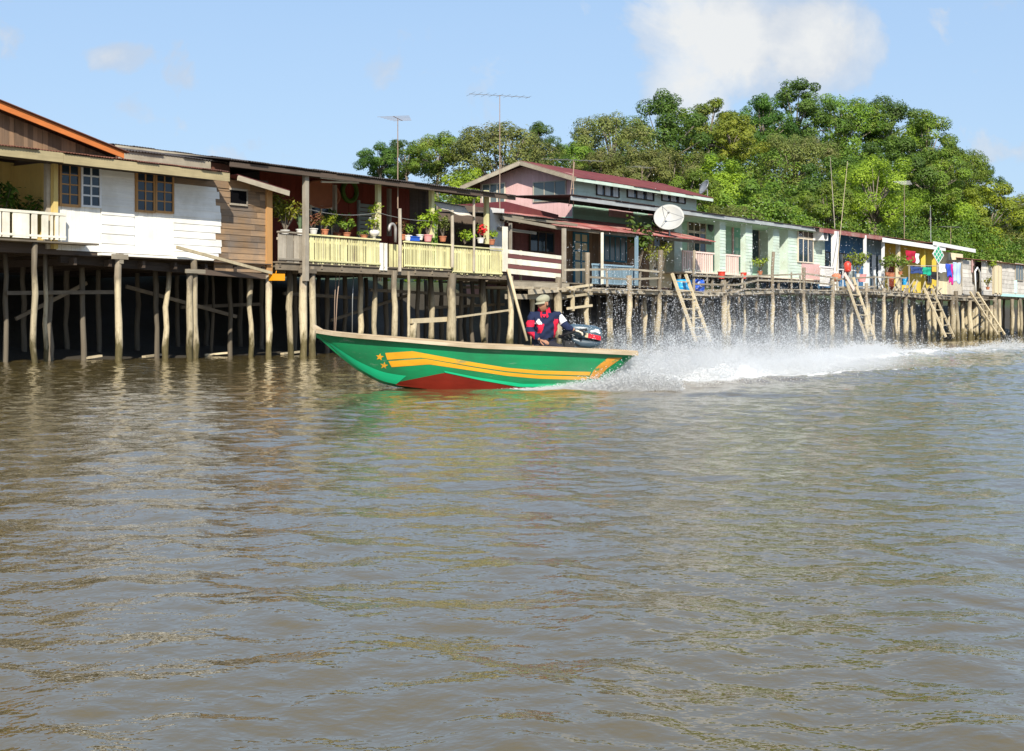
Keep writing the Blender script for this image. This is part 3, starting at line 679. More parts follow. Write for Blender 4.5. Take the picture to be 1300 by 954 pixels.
# small lean-to roof at the right corner
b = MB(); p0 = (S(302, -.25), -.25, Z(302, 224, -.25)); p1 = (S(367, -.25), -.25, Z(367, 244, -.25))
d = Vector(p1)-Vector(p0)
b.corr((p0[0], p0[1]-.03, p0[2]+.05), (0, 2.2, 0), d, .1, .012); b.build('side_roof', M['roofred'], h1)
b = MB(); b.beam((p0[0], p0[1], p0[2]-.05), (p1[0], p1[1], p1[2]-.05), .05, .16); b.build('side_bargeboard', M['greywood_h'], h1)
for px, t, tp, lean, r in ((8, 1.6, 3.0, (0, 0), .09), (45, -.12, Z(45, 308, -.12), (-.05, 0), .085), (58, .9, 3.0, (0, 0), .06), (63, 1.7, 3.0, (.05, 0), .10), (103, 1.6, 3.0, (.1, 0), .1),
        (150, -.02, zb-.04, (.02, 0), .095), (197, 1.5, zb-.3, (.1, 0), .10), (214, .9, zb-.3, (-.22, 0), .09), (241, -.05, zb-.42, (.03, 0), .10), (247, -.02, zb-.1, (0, 0), .10), (292, 1.9, zb-.4, (0, 0), .09), (317, .8, 2.9, (.03, 0), .09), (341, .0, Z(341, 350, 0), (0, 0), .10),
        (270, 2.6, 2.8, (0, 0), .06), (-20, .5, 3, (0, 0), .1), (125, 3.6, 3, (0, 0), .1), (30, 3.8, 3, (0, 0), .1), (175, 4, 3, (0, 0), .1), (225, 4.4, 3, (0, 0), .1), (262, 4.6, 3, (0, 0), .1), (305, 4.2, 3, (0, 0), .1), (332, 3.4, 3, (0, 0), .1), (85, 4.6, 3, (0, 0), .1)):
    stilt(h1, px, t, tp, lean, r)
b = MB(); s_ = S(150, -.02); b.box(s_-.3, s_+.25, -.16, -.1, zb-.2, zb-.06); b.box(s_-.05, s_+.09, -.15, .05, zb-.32, zb-.04); b.build('cross_piece', M['greywood_h'], h1)
b = MB(); s_ = S(244, -.05); b.box(s_-.35, s_+.4, -.19, -.13, zb-.52, zb-.4); b.build('cross_piece', M['greywood_h'], h1)
b = MB(); b.box(S(148, .46), S(292, .46), .46, .5, zf1+.1, 6.05); b.build('upper_wall', M['roofbrown'], h1)
MBp = MB(); MBp.beam((S(224, -.25), -.25, Z(224, 314, -.25)), (S(345, -.25), -.25, Z(345, 347, -.25)), .06, .09)
MBp.build('loose_plank', M['palewood'], label='long thin loose plank slanting under the white and brown planks', cat='plank')
b = MB(); s_ = S(351.5, -.2); zc = Z(351, 352, -.2)
b.prism([(s_-.26, -.3, zc-.12), (s_+.26, -.3, zc-.11), (s_+.26, -.3, zc+.11), (s_-.26, -.3, zc+.10)], (0, .2, 0)); b.tube([(s_-.05, -.2, zc+.08), (s_-.02, -.2, zc+.2)], .012, 5)
b.build('float_block', M['orangepl'], label='orange plastic float block hung at the end of the loose plank', cat='float')
# ================================================================== 2. veranda house
h2 = thing('veranda_house', 'dark house with red inner wall and yellow green veranda railing', 'house', (S(500, 3), 3, 0))
fl = 3.12; ze = Z(345, 214, -.45)
b = MB(); b.corr((S(292, -.5), -.5, ze+.12), (S(655, -.5)-S(292, -.5), 0, 0), (0, 3.9, .5), .11, .018); b.build('veranda_roof', M['roofdark'], h2)
b = MB(); b.beam((S(292, -.4), -.40, ze-.02), (S(654, -.4), -.40, ze+.02), .05, .15); b.beam((S(292, -.4), 1.5, ze+.22), (S(654, -.4), 1.5, ze+.22), .08, .12)
for k in range(14): s_ = S(300, 0)+k*.98; b.beam((s_, -.42, ze+.0), (s_, 3.3, ze+.5), .06, .1)
b.build('rafter', M['darkwood'], h2)
b = MB(); b.corr((S(144, 2.6), 2.6, ze+.62), (S(556, 2.6)-S(144, 2.6), 0, 0), (0, 4, .22), .11, .018); b.corr((S(144, 2.6), 10.6, ze+.62), (S(556, 2.6)-S(144, 2.6), 0, 0), (0, -4, .22), .11, .018); b.build('main_roof', M['roofdark'], h2)
b = MB(); b.box(S(146, 2.55), S(300, 2.55), 2.5, 2.55, ze+.42, ze+.58); b.build('roof_edge_board', M['greywood_h'], h2)
# brown corrugated skirt and grey edge that show above the left house's eave
b = MB(); b.box(S(146, .55), S(262, .55), .35, .40, Z(200, 207, .4), Z(200, 197, .4)); b.build('edge_board', M['greywood_h'], h2)
b = MB(); b.corr((S(146, .5), .3, Z(200, 196, .4)), (S(345, .5)-S(146, .5), 0, 0), (0, 3, .5), .11, .018); b.build('side_roof', M['roofdark'], h2)
tb = 3.2; sA, sB, sC = S(330, tb), S(520, tb), S(548, tb)
b = MB(); vboard(b, sA, sB, fl, ze+.42, tb, .25); b.build('red_wall', M['redwall'], h2)
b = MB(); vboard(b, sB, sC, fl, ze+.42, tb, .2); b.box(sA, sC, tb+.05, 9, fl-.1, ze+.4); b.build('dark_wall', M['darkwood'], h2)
window(h2, S(392, tb), S(421, tb), fl+1.0, fl+2.25, tb-.02, 'creamtrim', 2, 1, .09, .08)
b = MB()
for k in range(11): b.box(S(455, tb), S(478, tb), tb-.08, tb-.02, fl+.75+k*.16, fl+.88+k*.16)
b.box(S(454, tb)-.05, S(454, tb)+.04, tb-.1, tb-.01, fl+.6, fl+2.6); b.box(S(478, tb), S(478, tb)+.09, tb-.1, tb-.01, fl+.6, fl+2.6); b.build('louvre_window', M['louvre'], h2)
b = MB(); c = (S(407, tb), tb-.06, Z(407, 247, tb))
P = [(c[0]+.95*math.cos(a), c[1], c[2]+.48*math.sin(a)) for a in np.linspace(0, 2*PI, 25)]
b.tube(P, .05, 6); b.prism([(c[0]+.9*math.cos(a), c[1]+.02, c[2]+.44*math.sin(a)) for a in np.linspace(0, 2*PI, 24)[:-1]], (0, .03, 0)); b.build('oval_plaque', M['terracotta'], h2)
b = MB(); P = [(S(442, tb)+.38*math.cos(a), tb-.08, Z(442, 243, tb)+.38*math.sin(a)) for a in np.linspace(0, 2*PI, 20)]; b.tube(P, .09, 6)
b.build('wall_wreath', M['leaf_dark'], label='round dark green wreath hung on the red veranda wall', cat='wreath')
for px, y0, y1, t, m, ww in ((388, 222, 357, -.22, 'greywood', .17), (480, 233, 300, .15, 'lime', .17), (548, 238, 302, .15, 'lime', .17), (617.5, 242, 310, .15, 'lime', .18), (494, 240, 300, 2.2, 'greywood', .12), (425, 235, 300, 2.6, 'greywood', .1)):
    b = MB(); b.box(S(px, t)-ww/2, S(px, t)+ww/2, t-.07, t+.07, Z(px, y1, t), Z(px, y0, t)); b.build('veranda_post', M[m], h2)
b = MB()
for i in range(18): b.box(S(352, 0), S(642, 0), -.05+i*.18, -.05+i*.18+.172, fl-.1, fl-.05)
b.build('veranda_floor', M['beamwood'], h2)
b = MB(); b.beam((S(350, .1), .06, fl-.22), (S(644, .1), .06, fl-.22), .12, .2); b.beam((S(350, .1), 1.6, fl-.25), (S(644, .1), 1.6, fl-.25), .12, .2)
for k in range(13): s_ = S(355, 0)+k*.97; b.beam((s_, -.03, fl-.17), (s_, 4, fl-.17), .07, .13)
b.beam((S(380, -.12), -.12, fl-.33), (S(401, -.12), -.12, fl-.33), .08, .14)
b.build('floor_beam', M['beamwood'], h2)
def rail(px0, px1, mat, zt0, zt1, t=-.04, w=.115, gap=.05, cap=True, name='railing', lab=None):
    b = MB(); s0, s1 = S(px0, t), S(px1, t); s = s0
    while s < s1-.04:
        ww = min(w*rnd.uniform(.8, 1.25), s1-s); b.box(s, s+ww-gap*rnd.uniform(.4, 1.3), t-.012, t+.012, zt0+rnd.uniform(-.05, .02), zt1-.06); s += ww
    if cap: b.box(s0, s1, t-.07, t+.06, zt1-.03, zt1+.02); b.box(s0, s1, t+.013, t+.07, zt1-.26, zt1-.18); b.box(s0, s1, t-.05, t-.013, zt0+.04, zt0+.10)
    return b.build(name, M[mat], h2, label=lab)
zr0, zr1 = fl-.04, Z(392, 298, 0)
rail(353, 386, 'greywood', zr0, zr1+.02, w=.3, lab='grey weathered railing section'); rail(390, 482, 'lime', zr0, zr1); rail(482, 493, 'white_rail', zr0-.1, zr1-.05, w=.3, cap=False)
rail(494, 512, 'lime', zr0-.1, zr1-.05, t=.15, w=.13, cap=False); rail(513, 572, 'lime', zr0, zr1, w=.105); rail(574, 637, 'lime', zr0-.12, zr1-.02, w=.105)
b = MB(); b.box(S(638, -.1), S(644, -.1), -.13, -.08, Z(640, 345, -.1), Z(640, 288, -.1)); b.build('end_board', M['white_rail'], h2, label='pale upright board stained orange')
for px, y0, y1, ww in ((507.5, 265, 345, .13), (574, 267, 340, .13), (601.5, 253, 345, .10)):
    b = MB(); b.tube([(S(px, -.12), -.12, Z(px, y1, -.12)), (S(px, -.12)+.03, -.11, Z(px, (y0+y1)/2, -.12)), (S(px, -.12), -.12, Z(px, y0, -.12))], ww/2, 7); b.build('railing_post', M['greywood'], h2)
for px, t, tp, lean, r in ((367, .7, 2.9, (.12, 0), .10), (385, -.05, 2.75, (.02, 0), .12), (397, -.02, 2.95, (0, 0), .11), (457, 1.3, 2.9, (.03, 0), .10), (475, .8, 2.9, (0, 0), .10), (501, -.02, 2.95, (0, 0), .11), (518, .0, 2.95, (.08, 0), .055), (530, 1.6, 2.9, (0, 0), .10),
        (547, 1.1, 2.9, (.05, 0), .11), (573, -.02, 2.95, (.02, 0), .17), (585, 2.2, 2.9, (0, 0), .12), (599, 1.9, 2.9, (0, 0), .11), (613, .9, 2.9, (.03, 0), .12), (617, 1.6, 2.9, (0, 0), .1), (633, 2.4, 2.9, (0, 0), .1), (415, 2.8, 2.9, (0, 0), .11), (438, 3.6, 2.9, (0, 0), .11), (490, 3.2, 2.9, (0, 0), .11), (560, 3.4, 2.9, (0, 0), .12), (375, 3.2, 2.9, (0, 0), .1), (405, 4.4, 2.9, (0, 0), .1), (465, 4.8, 2.9, (0, 0), .1), (510, 5, 2.9, (0, 0), .1), (540, 4.6, 2.9, (0, 0), .1), (590, 4.8, 2.9, (0, 0), .1), (625, 4.4, 2.9, (0, 0), .1)):
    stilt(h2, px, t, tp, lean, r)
b = MB(); b.beam((S(521, .2), .2, Z(521, 408, .2)), (S(577, .2), .2, Z(577, 405, .2)), .17, .17); b.beam((S(577, -.05), -.15, Z(577, 403, -.1)), (S(645, -.05), -.1, Z(645, 394, -.1)), .06, .07)
stilt(h2, 525, .2, Z(525, 410, .2), r=.13); b.build('cross_brace', M['palewood'], h2)
b = MB(); s0 = S(605, 4.9); b.box(S(586, 4.9), S(612, 4.9), 4.85, 4.95, fl-.75, fl-.35); b.build('back_board', M['pink'], h2)
# tin cladding beyond the gap
b = MB(); b.corr((S(556, 4.2), 4.2, fl), (S(637, 4.2)-S(556, 4.2), 0, 0), (0, 0, 3.0), .1, .02); b.build('tin_wall', M['darkwood'], h2)
b = MB(); b.corr((S(622, 1.1), 1.1, fl+.7), (S(640, 1.1)-S(622, 1.1), 0, 0), (0, 0, 1.9), .1, .02); b.build('tin_panel', M['tin'], h2)
b = MB(); vboard(b, S(622, 1.0), S(638, 1.0), fl, fl+.75, 1.0, .15); b.build('low_partition', M['lime'], h2)
b = MB(); b.tube([(S(408, .6), .6, Z(408, 231, .6)), (S(455, .6), .6, Z(455, 232, .6))], .035, 8); b.box(S(407, .6), S(455, .6), .58, .62, Z(430, 230.4, .6)+.02, Z(430, 230, .6)+.07)
b.build('strip_lamp', M['whitemetal'], label='white strip lamp fixed under the dark veranda roof', cat='lamp')
def wire(label, pts, r=.008, m='greymetal', cat='line', sag=.15):
    b = MB(); P = []
    for a, c in zip(pts[:-1], pts[1:]):
        for k in range(8):
            q = k/8; P.append(Vector(a).lerp(Vector(c), q)-Vector((0, 0, sag*4*q*(1-q))))
    P.append(Vector(pts[-1])); b.tube(P, r, 5); return b.build('clothes_line', M[m], label=label, cat=cat)
wire('thin clothes line strung between the veranda posts at plant height', [(S(388, -.05), -.05, Z(388, 265, 0)), (S(480, .05), .05, Z(480, 270, 0)), (S(575, 0), 0, Z(575, 279, 0))], .012)
# awning cloth
b = MB()
def P(i, j):
    q = [Vector((S(a, t), t, Z(a, y, t))) for a, y, t in ((549, 255, .5), (590, 262, .5), (569, 268, -.25), (604, 277, -.25))]
    p = q[0].lerp(q[1], i).lerp(q[2].lerp(q[3], i), j); p.z += -.10*math.sin(PI*j)+.05*math.sin(i*7+j*2)*j; return p
b.grid(P, 10, 10, None, (0, 0, -.012)); M['rug'] = mk('striped_rug', (.74, .71, .64), rough=.9, var=.05, st=(9, 9, 9), sv=.15, grime=(.34, .19, .09), ga=.7, gs=.9)
b.build('hanging_rug', M['rug'], smooth=True, label='white and brown rug drying on poles above the veranda railing', cat='rug')
# ================================================================== 3. pink and mint two storey house
h3 = thing('gabled_house', 'two storey pink gabled house with dull red roof above the tin porch', 'house', (S(727, 5.2)+4, 6, 0))
t3 = 5.0; s3 = S(727, t3); t3b = t3+5.6; tr_ = t3+2.6; s3e = S(884, t3)
ze3 = zs(s3, 226, t3); zr3 = zs(s3-.3, 208, tr_); zfl = zs(s3, 285, t3)
gab = lambda t: min(zr3-.12, ze3+.12+(zr3-ze3-.1)*(1-abs(t-tr_)/(2.85)))
b = MB(); tboard(b, t3+.02, t3b, zs(s3, 275, t3), 9.5, s3, .22, gab); b.build('gable_wall', M['pink'], h3)
b = MB(); b.box(s3+.04, s3e, t3+.03, t3b, 3.0, ze3); b.build('core_wall', M['darkwood'], h3)
b = MB(); zw0 = zs(s3, 252, t3)
clap(b, s3, s3e, zw0+.0, ze3-.1, t3, .2); b.build('upper_wall', M['mintpale'], h3)
b = MB(); clap(b, s3, s3e, 4.2, zw0-.16, t3, .2); b.box(s3-.01, s3+.03, t3+.02, t3b, 4.0, zs(s3, 275, t3)); b.build('lower_wall', M['mint'], h3)
for a, c in ((772, 803), (822, 860)): b = MB(); b.box(S(a, t3), S(c, t3), t3-.05, t3-.03, zs(S(a, t3), 275, t3), zw0-.2); b.build('pink_panel', M['pink'], h3)
b = MB(); b.corr((s3-.75, t3-.65, ze3-.06), (s3e-s3+1.6, 0, 0), (0, tr_-t3+.65, zr3-ze3+.16), .12, .018, sheets=.9); b.corr((s3-.75, t3b+.7, ze3-.1), (s3e-s3+1.6, 0, 0), (0, tr_-t3b-.7, zr3-ze3+.2), .12, .018); b.build('roof', M['roofred'], h3)
b = MB(); b.beam((s3-.72, t3-.65, ze3-.16), (s3-.72, tr_, zr3), .06, .22); b.beam((s3-.72, t3b+.7, ze3-.2), (s3-.72, tr_+.01, zr3), .06, .22); b.build('bargeboard', M['greywood_h'], h3)
b = MB(); b.box(s3-.7, s3e+.8, t3-.63, t3-.58, ze3-.24, ze3-.08); b.build('fascia', M['mintpale'], h3)
zwa, zwb = zs(s3, 262, t3+.6), zs(s3, 236, t3+.6)
window(h3, t3+.35, t3+2.3, zs(s3, 256, t3+1.2), zs(s3, 230, t3+1.2), s3-.03, 'greywood', 3, 1, .05, .05, 'glassg', 't')
window(h3, t3+4.0, t3+5.45, zs(s3, 259, t3+4.6), zs(s3, 233, t3+4.6), s3-.03, 'creamtrim', 3, 1, .05, .06, 'glassg', 't')
def P3(px, py): return zs(S(px, t3), py, t3)
for a, c in ((756, 785), (795, 829), (839, 869)):
    w_ = window(h3, S(a, t3), S(c, t3), P3((a+c)/2, 250+(a-756)*.09), P3((a+c)/2, 233+(a-756)*.13), t3-.04, 'darkwood', 3, 1, .05, .09)
    s0, s1 = S(a, t3), S(c, t3)
    for q in (0.03, .37, .72):
        b = MB(); b.grid(lambda i, j, q=q: (s0+(s1-s0)*(q+.2*i), t3-.075+.015*math.sin(i*18), P3((a+c)/2, 249.5+(a-756)*.09)+(P3((a+c)/2, 234+(a-756)*.13)-P3((a+c)/2, 249.5+(a-756)*.09))*j), 12, 1, None, (0, .004, 0))
        b.build('curtain', M['curtain'], w_)
for px in (700, 760, 820, 880): stilt(h3, px, t3+.4, 4.0, r=.14)
b = MB(); b.box(s3, s3e, t3+.2, t3b, 2.75, 3.05); b.build('floor_slab', M['beamwood'], h3)
# ================================================================== 4. mint porch house
h4 = thing('porch_house', 'mint green house with pale square pillars and a pink railing', 'house', (S(950, 3), 3, 0))
te = 1.6; tp = 2.3; t4 = 3.8; ze4 = zs(S(725, te), 247.5, te); f4 = zs(S(925, tp), 349, tp)
sE0, sE1 = S(724, te), S(1044, te)
b = MB(); b.corr((sE0, te-.1, ze4), (sE1-sE0, 0, 0), (0, 3.4, .12), .12, .018, sheets=1.2); b.build('roof', M['roofdark'], h4)
b = MB(); b.box(sE0, S(862, te), te-.06, te-.02, ze4-.24, ze4-.06); b.box(S(862, te)+.01, sE1, te-.05, te-.01, ze4-.22, ze4-.04); b.build('fascia', M['flash'], h4)
b = MB(); b.box(S(862, te), sE1-.1, te+.1, t4, ze4-.24, ze4-.2); b.build('ceiling', M['mint'], h4)
b = MB(); sW0, sW1 = S(853, t4), S(1040, tp)
b.box(sW0, sW1, t4+.04, t4+5, f4-.1, ze4+.2); b.box(sW0, sW1, tp-.35, t4+.1, f4-.14, f4-.02); b.build('core_wall', M['darkwood'], h4)
b = MB(); clap(b, sW0, sW1-.05, f4, ze4-.2, t4, .17); b.build('back_wall', M['mint'], h4)
z4 = lambda px, py, t=t4: zs(S(px, t), py, t)
for a, c in ((872, 896), (951, 975)): b = MB(); b.box(S(a, t4)-.05, S(c, t4)+.05, t4-.05, t4-.03, z4(a, 278), ze4-.24); b.build('pink_panel', M['pink'], h4)
def tallwin(a, c, y0, y1, t, par=h4):
    z0, z1 = z4((a+c)/2, y1, t), z4((a+c)/2, y0, t); zm = z0+(z1-z0)*.72
    window(par, S(a, t), S(c, t), z0, zm, t-.03, 'creamtrim', 3, 1, .06, .06)
    window(par, S(a, t), S(c, t), zm+.02, z1, t-.03, 'creamtrim', 3, 1, .05, .06, 'glassb')
tallwin(872, 895, 281, 332, t4)
b = MB(); b.box(S(930, t4), S(943, t4), t4-.06, t4-.03, f4, z4(936, 286)); d_ = b.build('door', M['mintdeep'], h4)
b = MB()
for a in (928.5, 943): b.box(S(a, t4), S(a+1.6, t4), t4-.09, t4-.02, f4, z4(936, 284))
b.box(S(928.5, t4), S(944.6, t4), t4-.085, t4-.025, z4(936, 285.6), z4(936, 283.5)); b.build('door_frame', M['pink'], d_)
b = MB()
for a, c in ((932, 936), (937.5, 941.5)):
    for j in range(3): b.box(S(a, t4), S(c, t4), t4-.075, t4-.05, f4+.15+j*.75, f4+.75+j*.75)
b.build('door_panel', M['mint'], d_)
window(h4, S(951, t4), S(974, t4), z4(962, 333), z4(962, 286), t4-.03, 'creamtrim', 2, 1, .06, .06)
for a, c, dp in ((907, 914.5, .3), (940, 948.5, .3), (975, 983, .3)):
    b = MB(); clap(b, S(a, tp), S(c, tp), f4-.1, ze4-.2, tp-dp, .17); b.box(S(a, tp), S(c, tp), tp-dp+.016, tp, f4-.1, ze4-.2); b.build('pillar', M['mintpale'], h4)
# front room at the right end of the porch
b = MB(); clap(b, S(994, tp), S(1041, tp), f4-.1, ze4-.2, tp-.3, .17); b.box(S(994, tp), S(1041, tp)-.02, tp-.28, t4, f4-.1, ze4-.2); b.build('front_wall', M['mintpale'], h4)
b = MB(); b.box(S(1011, tp), S(1034, tp), tp-.36, tp-.325, f4-.1, z4(1020, 335, tp)); b.build('pink_panel', M['pink'], h4); b = MB(); b.box(S(1011, tp), S(1034, tp), tp-.36, tp-.325, z4(1020, 291, tp), ze4-.25); b.build('pink_panel', M['pink'], h4)
tallwin(1012, 1031.5, 291, 334, tp-.33)
for a, c in ((866, 906), (915, 939.5)):
    b = MB(); s0, s1 = S(a, tp-.15), S(c, tp-.15); zz0, zz1 = f4+.05, f4+1.0; s = s0
    while s < s1-.1: b.box(s, s+.13, tp-.17, tp-.13, zz0, zz1); s += .24
    b.box(s0, s1, tp-.2, tp-.1, zz1, zz1+.08); b.box(s0, s1, tp-.19, tp-.11, zz0-.08, zz0); b.build('porch_railing', M['pinkrail'], h4)
b = MB()
for i in range(9): b.box(S(860, tp), S(1041, tp), tp-.5+i*.17, tp-.5+i*.17+.165, f4-.06, f4)
b.build('porch_floor', M['creamtrim'], h4)
b = MB(); s0 = S(868, t4); b.box(S(856, 2.9), S(866, 2.9), 2.9, t4, f4, ze4-.3); b.build('side_wall', M['mintpale'], h4)
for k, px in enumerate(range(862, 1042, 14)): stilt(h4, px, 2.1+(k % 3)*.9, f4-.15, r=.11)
b = MB(); bx = S(1035.5, tp-.4); zc = z4(1035, 299, tp-.4); b.box(bx-.42, bx+.42, tp-1.0, tp-.42, zc-.32, zc+.32); au = b.build('air_conditioner', M['whitemetal'], label='white air conditioner box on the pale corner wall of the mint house', cat='air conditioner')
b = MB(); b.lathe((0, 0, 0), [(.25, 0), (.27, .02), (.02, .03)], 18); b.v = [(bx+.05+x, tp-1.0-z, zc+y) for x, y, z in b.v]; b.build('fan_grille', M['darkmetal'], au)
b = MB(); c = S(901, t4); zc = z4(901, 288); b.lathe((0, 0, 0), [(.26, 0), (.3, .05), (.2, .1), (.05, .12)], 14); b.v = [(c+x, t4-.04-z, zc+y) for x, y, z in b.v]; b.build('wall_ornament', M['darkmetal'], label='dark round ornament on the mint wall beside the porch window', cat='ornament')

# braces and ropes under the floors
for par, a, c, t, z0, z1 in ((h1, 8, 150, 1.45, 1.9, 2.0), (h1, 160, 300, 2.3, 2.2, 1.3), (h1, 20, 110, 3.0, 1.2, 2.3), (h1, 230, 330, 3.2, 1.6, 1.75), (h2, 360, 460, 1.9, 2.1, 2.0), (h2, 420, 520, 2.8, 1.2, 2.2), (h2, 540, 640, 2.6, 1.7, 1.9), (h2, 470, 610, 1.7, 2.3, 2.2)):
    b = MB(); b.beam((S(a, t), t, z0), (S(c, t), t, z1), .07, .11); b.build('under_brace', M['beamwood'], par)
for lab, px, px2, t in (('dark rope hanging under the veranda above the bow of the boat', 427, 424, .5), ('rusty coloured rope hanging under the veranda, right of the dark rope', 432, 425, .4), ('thin grey line hanging under the middle of the veranda', 449, 447, .6)):
    b = MB(); b.tube([(S(px, t), t, 2.95), (S((px+px2)/2, t), t+.02, 1.9), (S(px2, t), t, .3)], .018, 6); b.build('rope', M['greymetal' if 'grey' in lab else 'rustmetal'], smooth=True, label=lab, cat='rope')
for lab, px, t, L, a in (('pale driftwood plank at the water edge under the window pair of the white house', 196, 1.9, 1.1, .3), ('short broken board on the mud between the left house stilts', 275, 2.2, .7, -.5), ('weathered driftwood log on the mud under the veranda near the bow', 372, 1.7, 1.3, .2), ('small white scrap board floating under the porch of the left house', 118, 1.6, .6, .1)):
    s_ = S(px, t); z_ = max(.05, float(land(np.array([s_]), np.array([t]))[0])+.05); b = MB(); b.beam((s_-L/2, t-a*L/2, z_), (s_+L/2, t+a*L/2, z_+.06), .14, .06); b.build('driftwood', M['palewood'], label=lab, cat='driftwood')
rnd.seed(9)
# ================================================================== 5. tin porch house between the veranda house and the mint house
h5 = thing('porch_house', 'low house under a rusty red tin porch roof with blue door, beside striped rail', 'house', (S(770, 3), 3, 0))
ta = .7; za = zs(S(707, ta), 287, ta); t5 = 3.4; f5 = 2.95
sA, sB = S(640, ta), S(905, ta)
b = MB(); b.corr((S(703, ta), ta-.15, za), (sB-S(703, ta), 0, 0), (0, 3.4, .82), .12, .018, sheets=.85); b.build('tin_roof', M['roofred_old'], h5)
b = MB(); b.corr((S(636, ta), ta+.0, za+.28), (S(722, ta)-S(636, ta), 0, 0), (0, 3.2, .2), .12, .018); b.build('porch_roof', M['roofdark'], h5)
b = MB(); b.beam((S(637, ta), ta-.02, za+.10), (S(706, ta), ta-.02, za-.08), .05, .13); b.beam((S(640, ta), ta+.3, za-.30), (S(688, ta), ta+.3, za-.36), .05, .12); b.beam((S(640, ta), ta+.1, za+.2), (S(735, ta), ta+.1, za+.13), .05, .1)
b.build('edge_board', M['greywood_h'], h5)
b = MB(); b.beam((S(700, ta), ta+.05, za-.09), (sB-.1, ta+.05, za-.09), .06, .12)
for k in range(13): s_ = S(645, ta)+k*1.05; b.beam((s_, ta, za-.03), (s_, t5+.4, za+.66), .05, .09)
b.build('rafter', M['beamwood'], h5)
# small hipped red roof behind the veranda end
b = MB(); tq = 3.6; s0, s1 = S(641, tq), S(709, tq); zq0, zq1 = zs(s0, 256, tq), zs(s1, 273, tq)
b.prism([(s0, tq, zq1-.15), (s1, tq, zq1-.15), (s1, tq, zq1), (s0+.1, tq, zq0), (s0, tq, zq0)], (0, 3.0, 0)); b.build('hip_roof', M['roofred'], h5)
b = MB(); vboard(b, S(640, t5), S(718, t5), f5, za+.5, t5, .24); b.box(S(640, t5), S(850, t5), t5+.04, t5+1.4, 2.7, za+.4); b.build('dark_wall', M['maroon'], h5)
b = MB(); vboard(b, S(718, t5), S(824, t5), f5, za+.5, t5-.01, .28); b.build('porch_wall', M['brown_v'], h5)
b = MB(); clap(b, S(824, t5), S(852, t5), f5, za+.5, t5-.02, .2); b.build('cream_wall', M['creamwall'], h5)
z5 = lambda px, py, t=t5: zs(S(px, t), py, t)
window(h5, S(671, t5), S(702, t5), z5(686, 321), z5(686, 294), t5-.04, 'darkwood', 3, 1, .06, .07)
window(h5, S(828, t5), S(846, t5), z5(836, 318), z5(836, 296), t5-.05, 'greywood', 2, 1, .06, .05)
b = MB(); b.box(S(728, t5), S(745, t5), t5-.07, t5-.04, f5, z5(736, 297)); dr = b.build('door', M['creamwall'], h5)
b = MB()
for a in (726.5, 735, 743.8): b.box(S(a, t5), S(a+1.7, t5), t5-.10, t5-.02, f5, z5(736, 295.5))
for py in (297, 308, 319, 332): b.box(S(728.3, t5), S(743.7, t5), t5-.095, t5-.03, z5(736, py+1), z5(736, py-1))
b.build('door_frame', M['bluedoor'], dr)
w_ = window(h5, S(765, t5), S(794, t5), z5(780, 333), z5(780, 299), t5-.04, 'bluedoor', 4, 1, .08, .06, 'glassg')
for px, t, mt, w in ((716, .5, 'greywood', .14), (648, .55, 'greywood', .1), (764.5, .6, 'white_rail', .09), (808, .7, 'blueslate', .13), (661, .6, 'palewood', .08)):
    b = MB(); sqpost(b, S(px, t), t, f5-.3, za-.1 if px != 661 else f5+1.1, w); b.build('porch_post', M[mt], h5)
b = MB(); s0, s1 = S(752, 1.0), S(806, 1.0); s = s0
while s < s1: b.box(s, s+.05, .98, 1.02, f5-.05, f5+.72); s += .13
b.box(s0, s1, .95, 1.05, f5+.72, f5+.8); b.box(s0, s1, .96, 1.04, f5-.12, f5-.05); b.build('lattice_railing', M['blueslate'], h5)
for j, (py0, py1, m) in enumerate(((318.5, 323.5, 'white_rail'), (324, 329, 'maroon'), (329.5, 336.5, 'white_rail'), (337, 342, 'maroon'), (342.5, 349, 'white_rail'))):
    b = MB(); s0, s1 = S(645, .05), S(712, .05)
    b.prism([(s0, .02+.006*j, zs(s0, py1-1.5, .05)), (s1, .02+.006*j, zs(s0, py1-1.5, .05)-.1), (s1, .02+.006*j, zs(s0, py0-1.5, .05)-.1), (s0, .02+.006*j, zs(s0, py0-1.5, .05))], (0, .04, 0)); b.build('rail_board', M[m], h5)
b = MB()
for i in range(18): b.box(S(645, .1), S(850, .1), .1+i*.19, .1+i*.19+.18, f5-.2, f5-.14)
b.build('porch_floor', M['beamwood'], h5)
b = MB(); b.beam((S(645, 0), -.05, f5-.3), (S(720, 0), -.05, f5-.3), .12, .2)
for k in range(10): s_ = S(650, 0)+k*.62; b.beam((s_, -.3-rnd.uniform(0, .3), f5-.45), (s_+.1, 2.5, f5-.4), .09, .09)
b.beam((S(640, .3), .2, 2.15), (S(716, .3), .2, 2.2), .13, .2); b.beam((S(672, -.1), -.1, 2.35), (S(714, -.1), -.1, 2.5), .12, .2)
b.build('floor_beam', M['greywood_h'], h5)
for px, t, tp_, lean, r in ((648, -.02, 2.95, (0, 0), .13), (675, .6, 2.5, (0, 0), .1), (709, -.05, 3.0, (.0, 0), .16), (690, 1.5, 2.7, (.1, 0), .1), (725, 1.6, 2.7, (0, 0), .1), (775, .9, 2.6, (0, 0), .11), (818, .8, 2.6, (.03, 0), .10), (760, 2.2, 2.6, (0, 0), .1), (790, 2.4, 2.6, (0, 0), .1), (832, 2.4, 2.6, (0, 0), .1), (660, 3, 2.6, (0, 0), .1), (735, 3.4, 2.6, (0, 0), .1), (800, 3.6, 2.6, (0, 0), .1), (845, 3.2, 2.6, (0, 0), .1)):
    stilt(h5, px, t, tp_, lean, r)
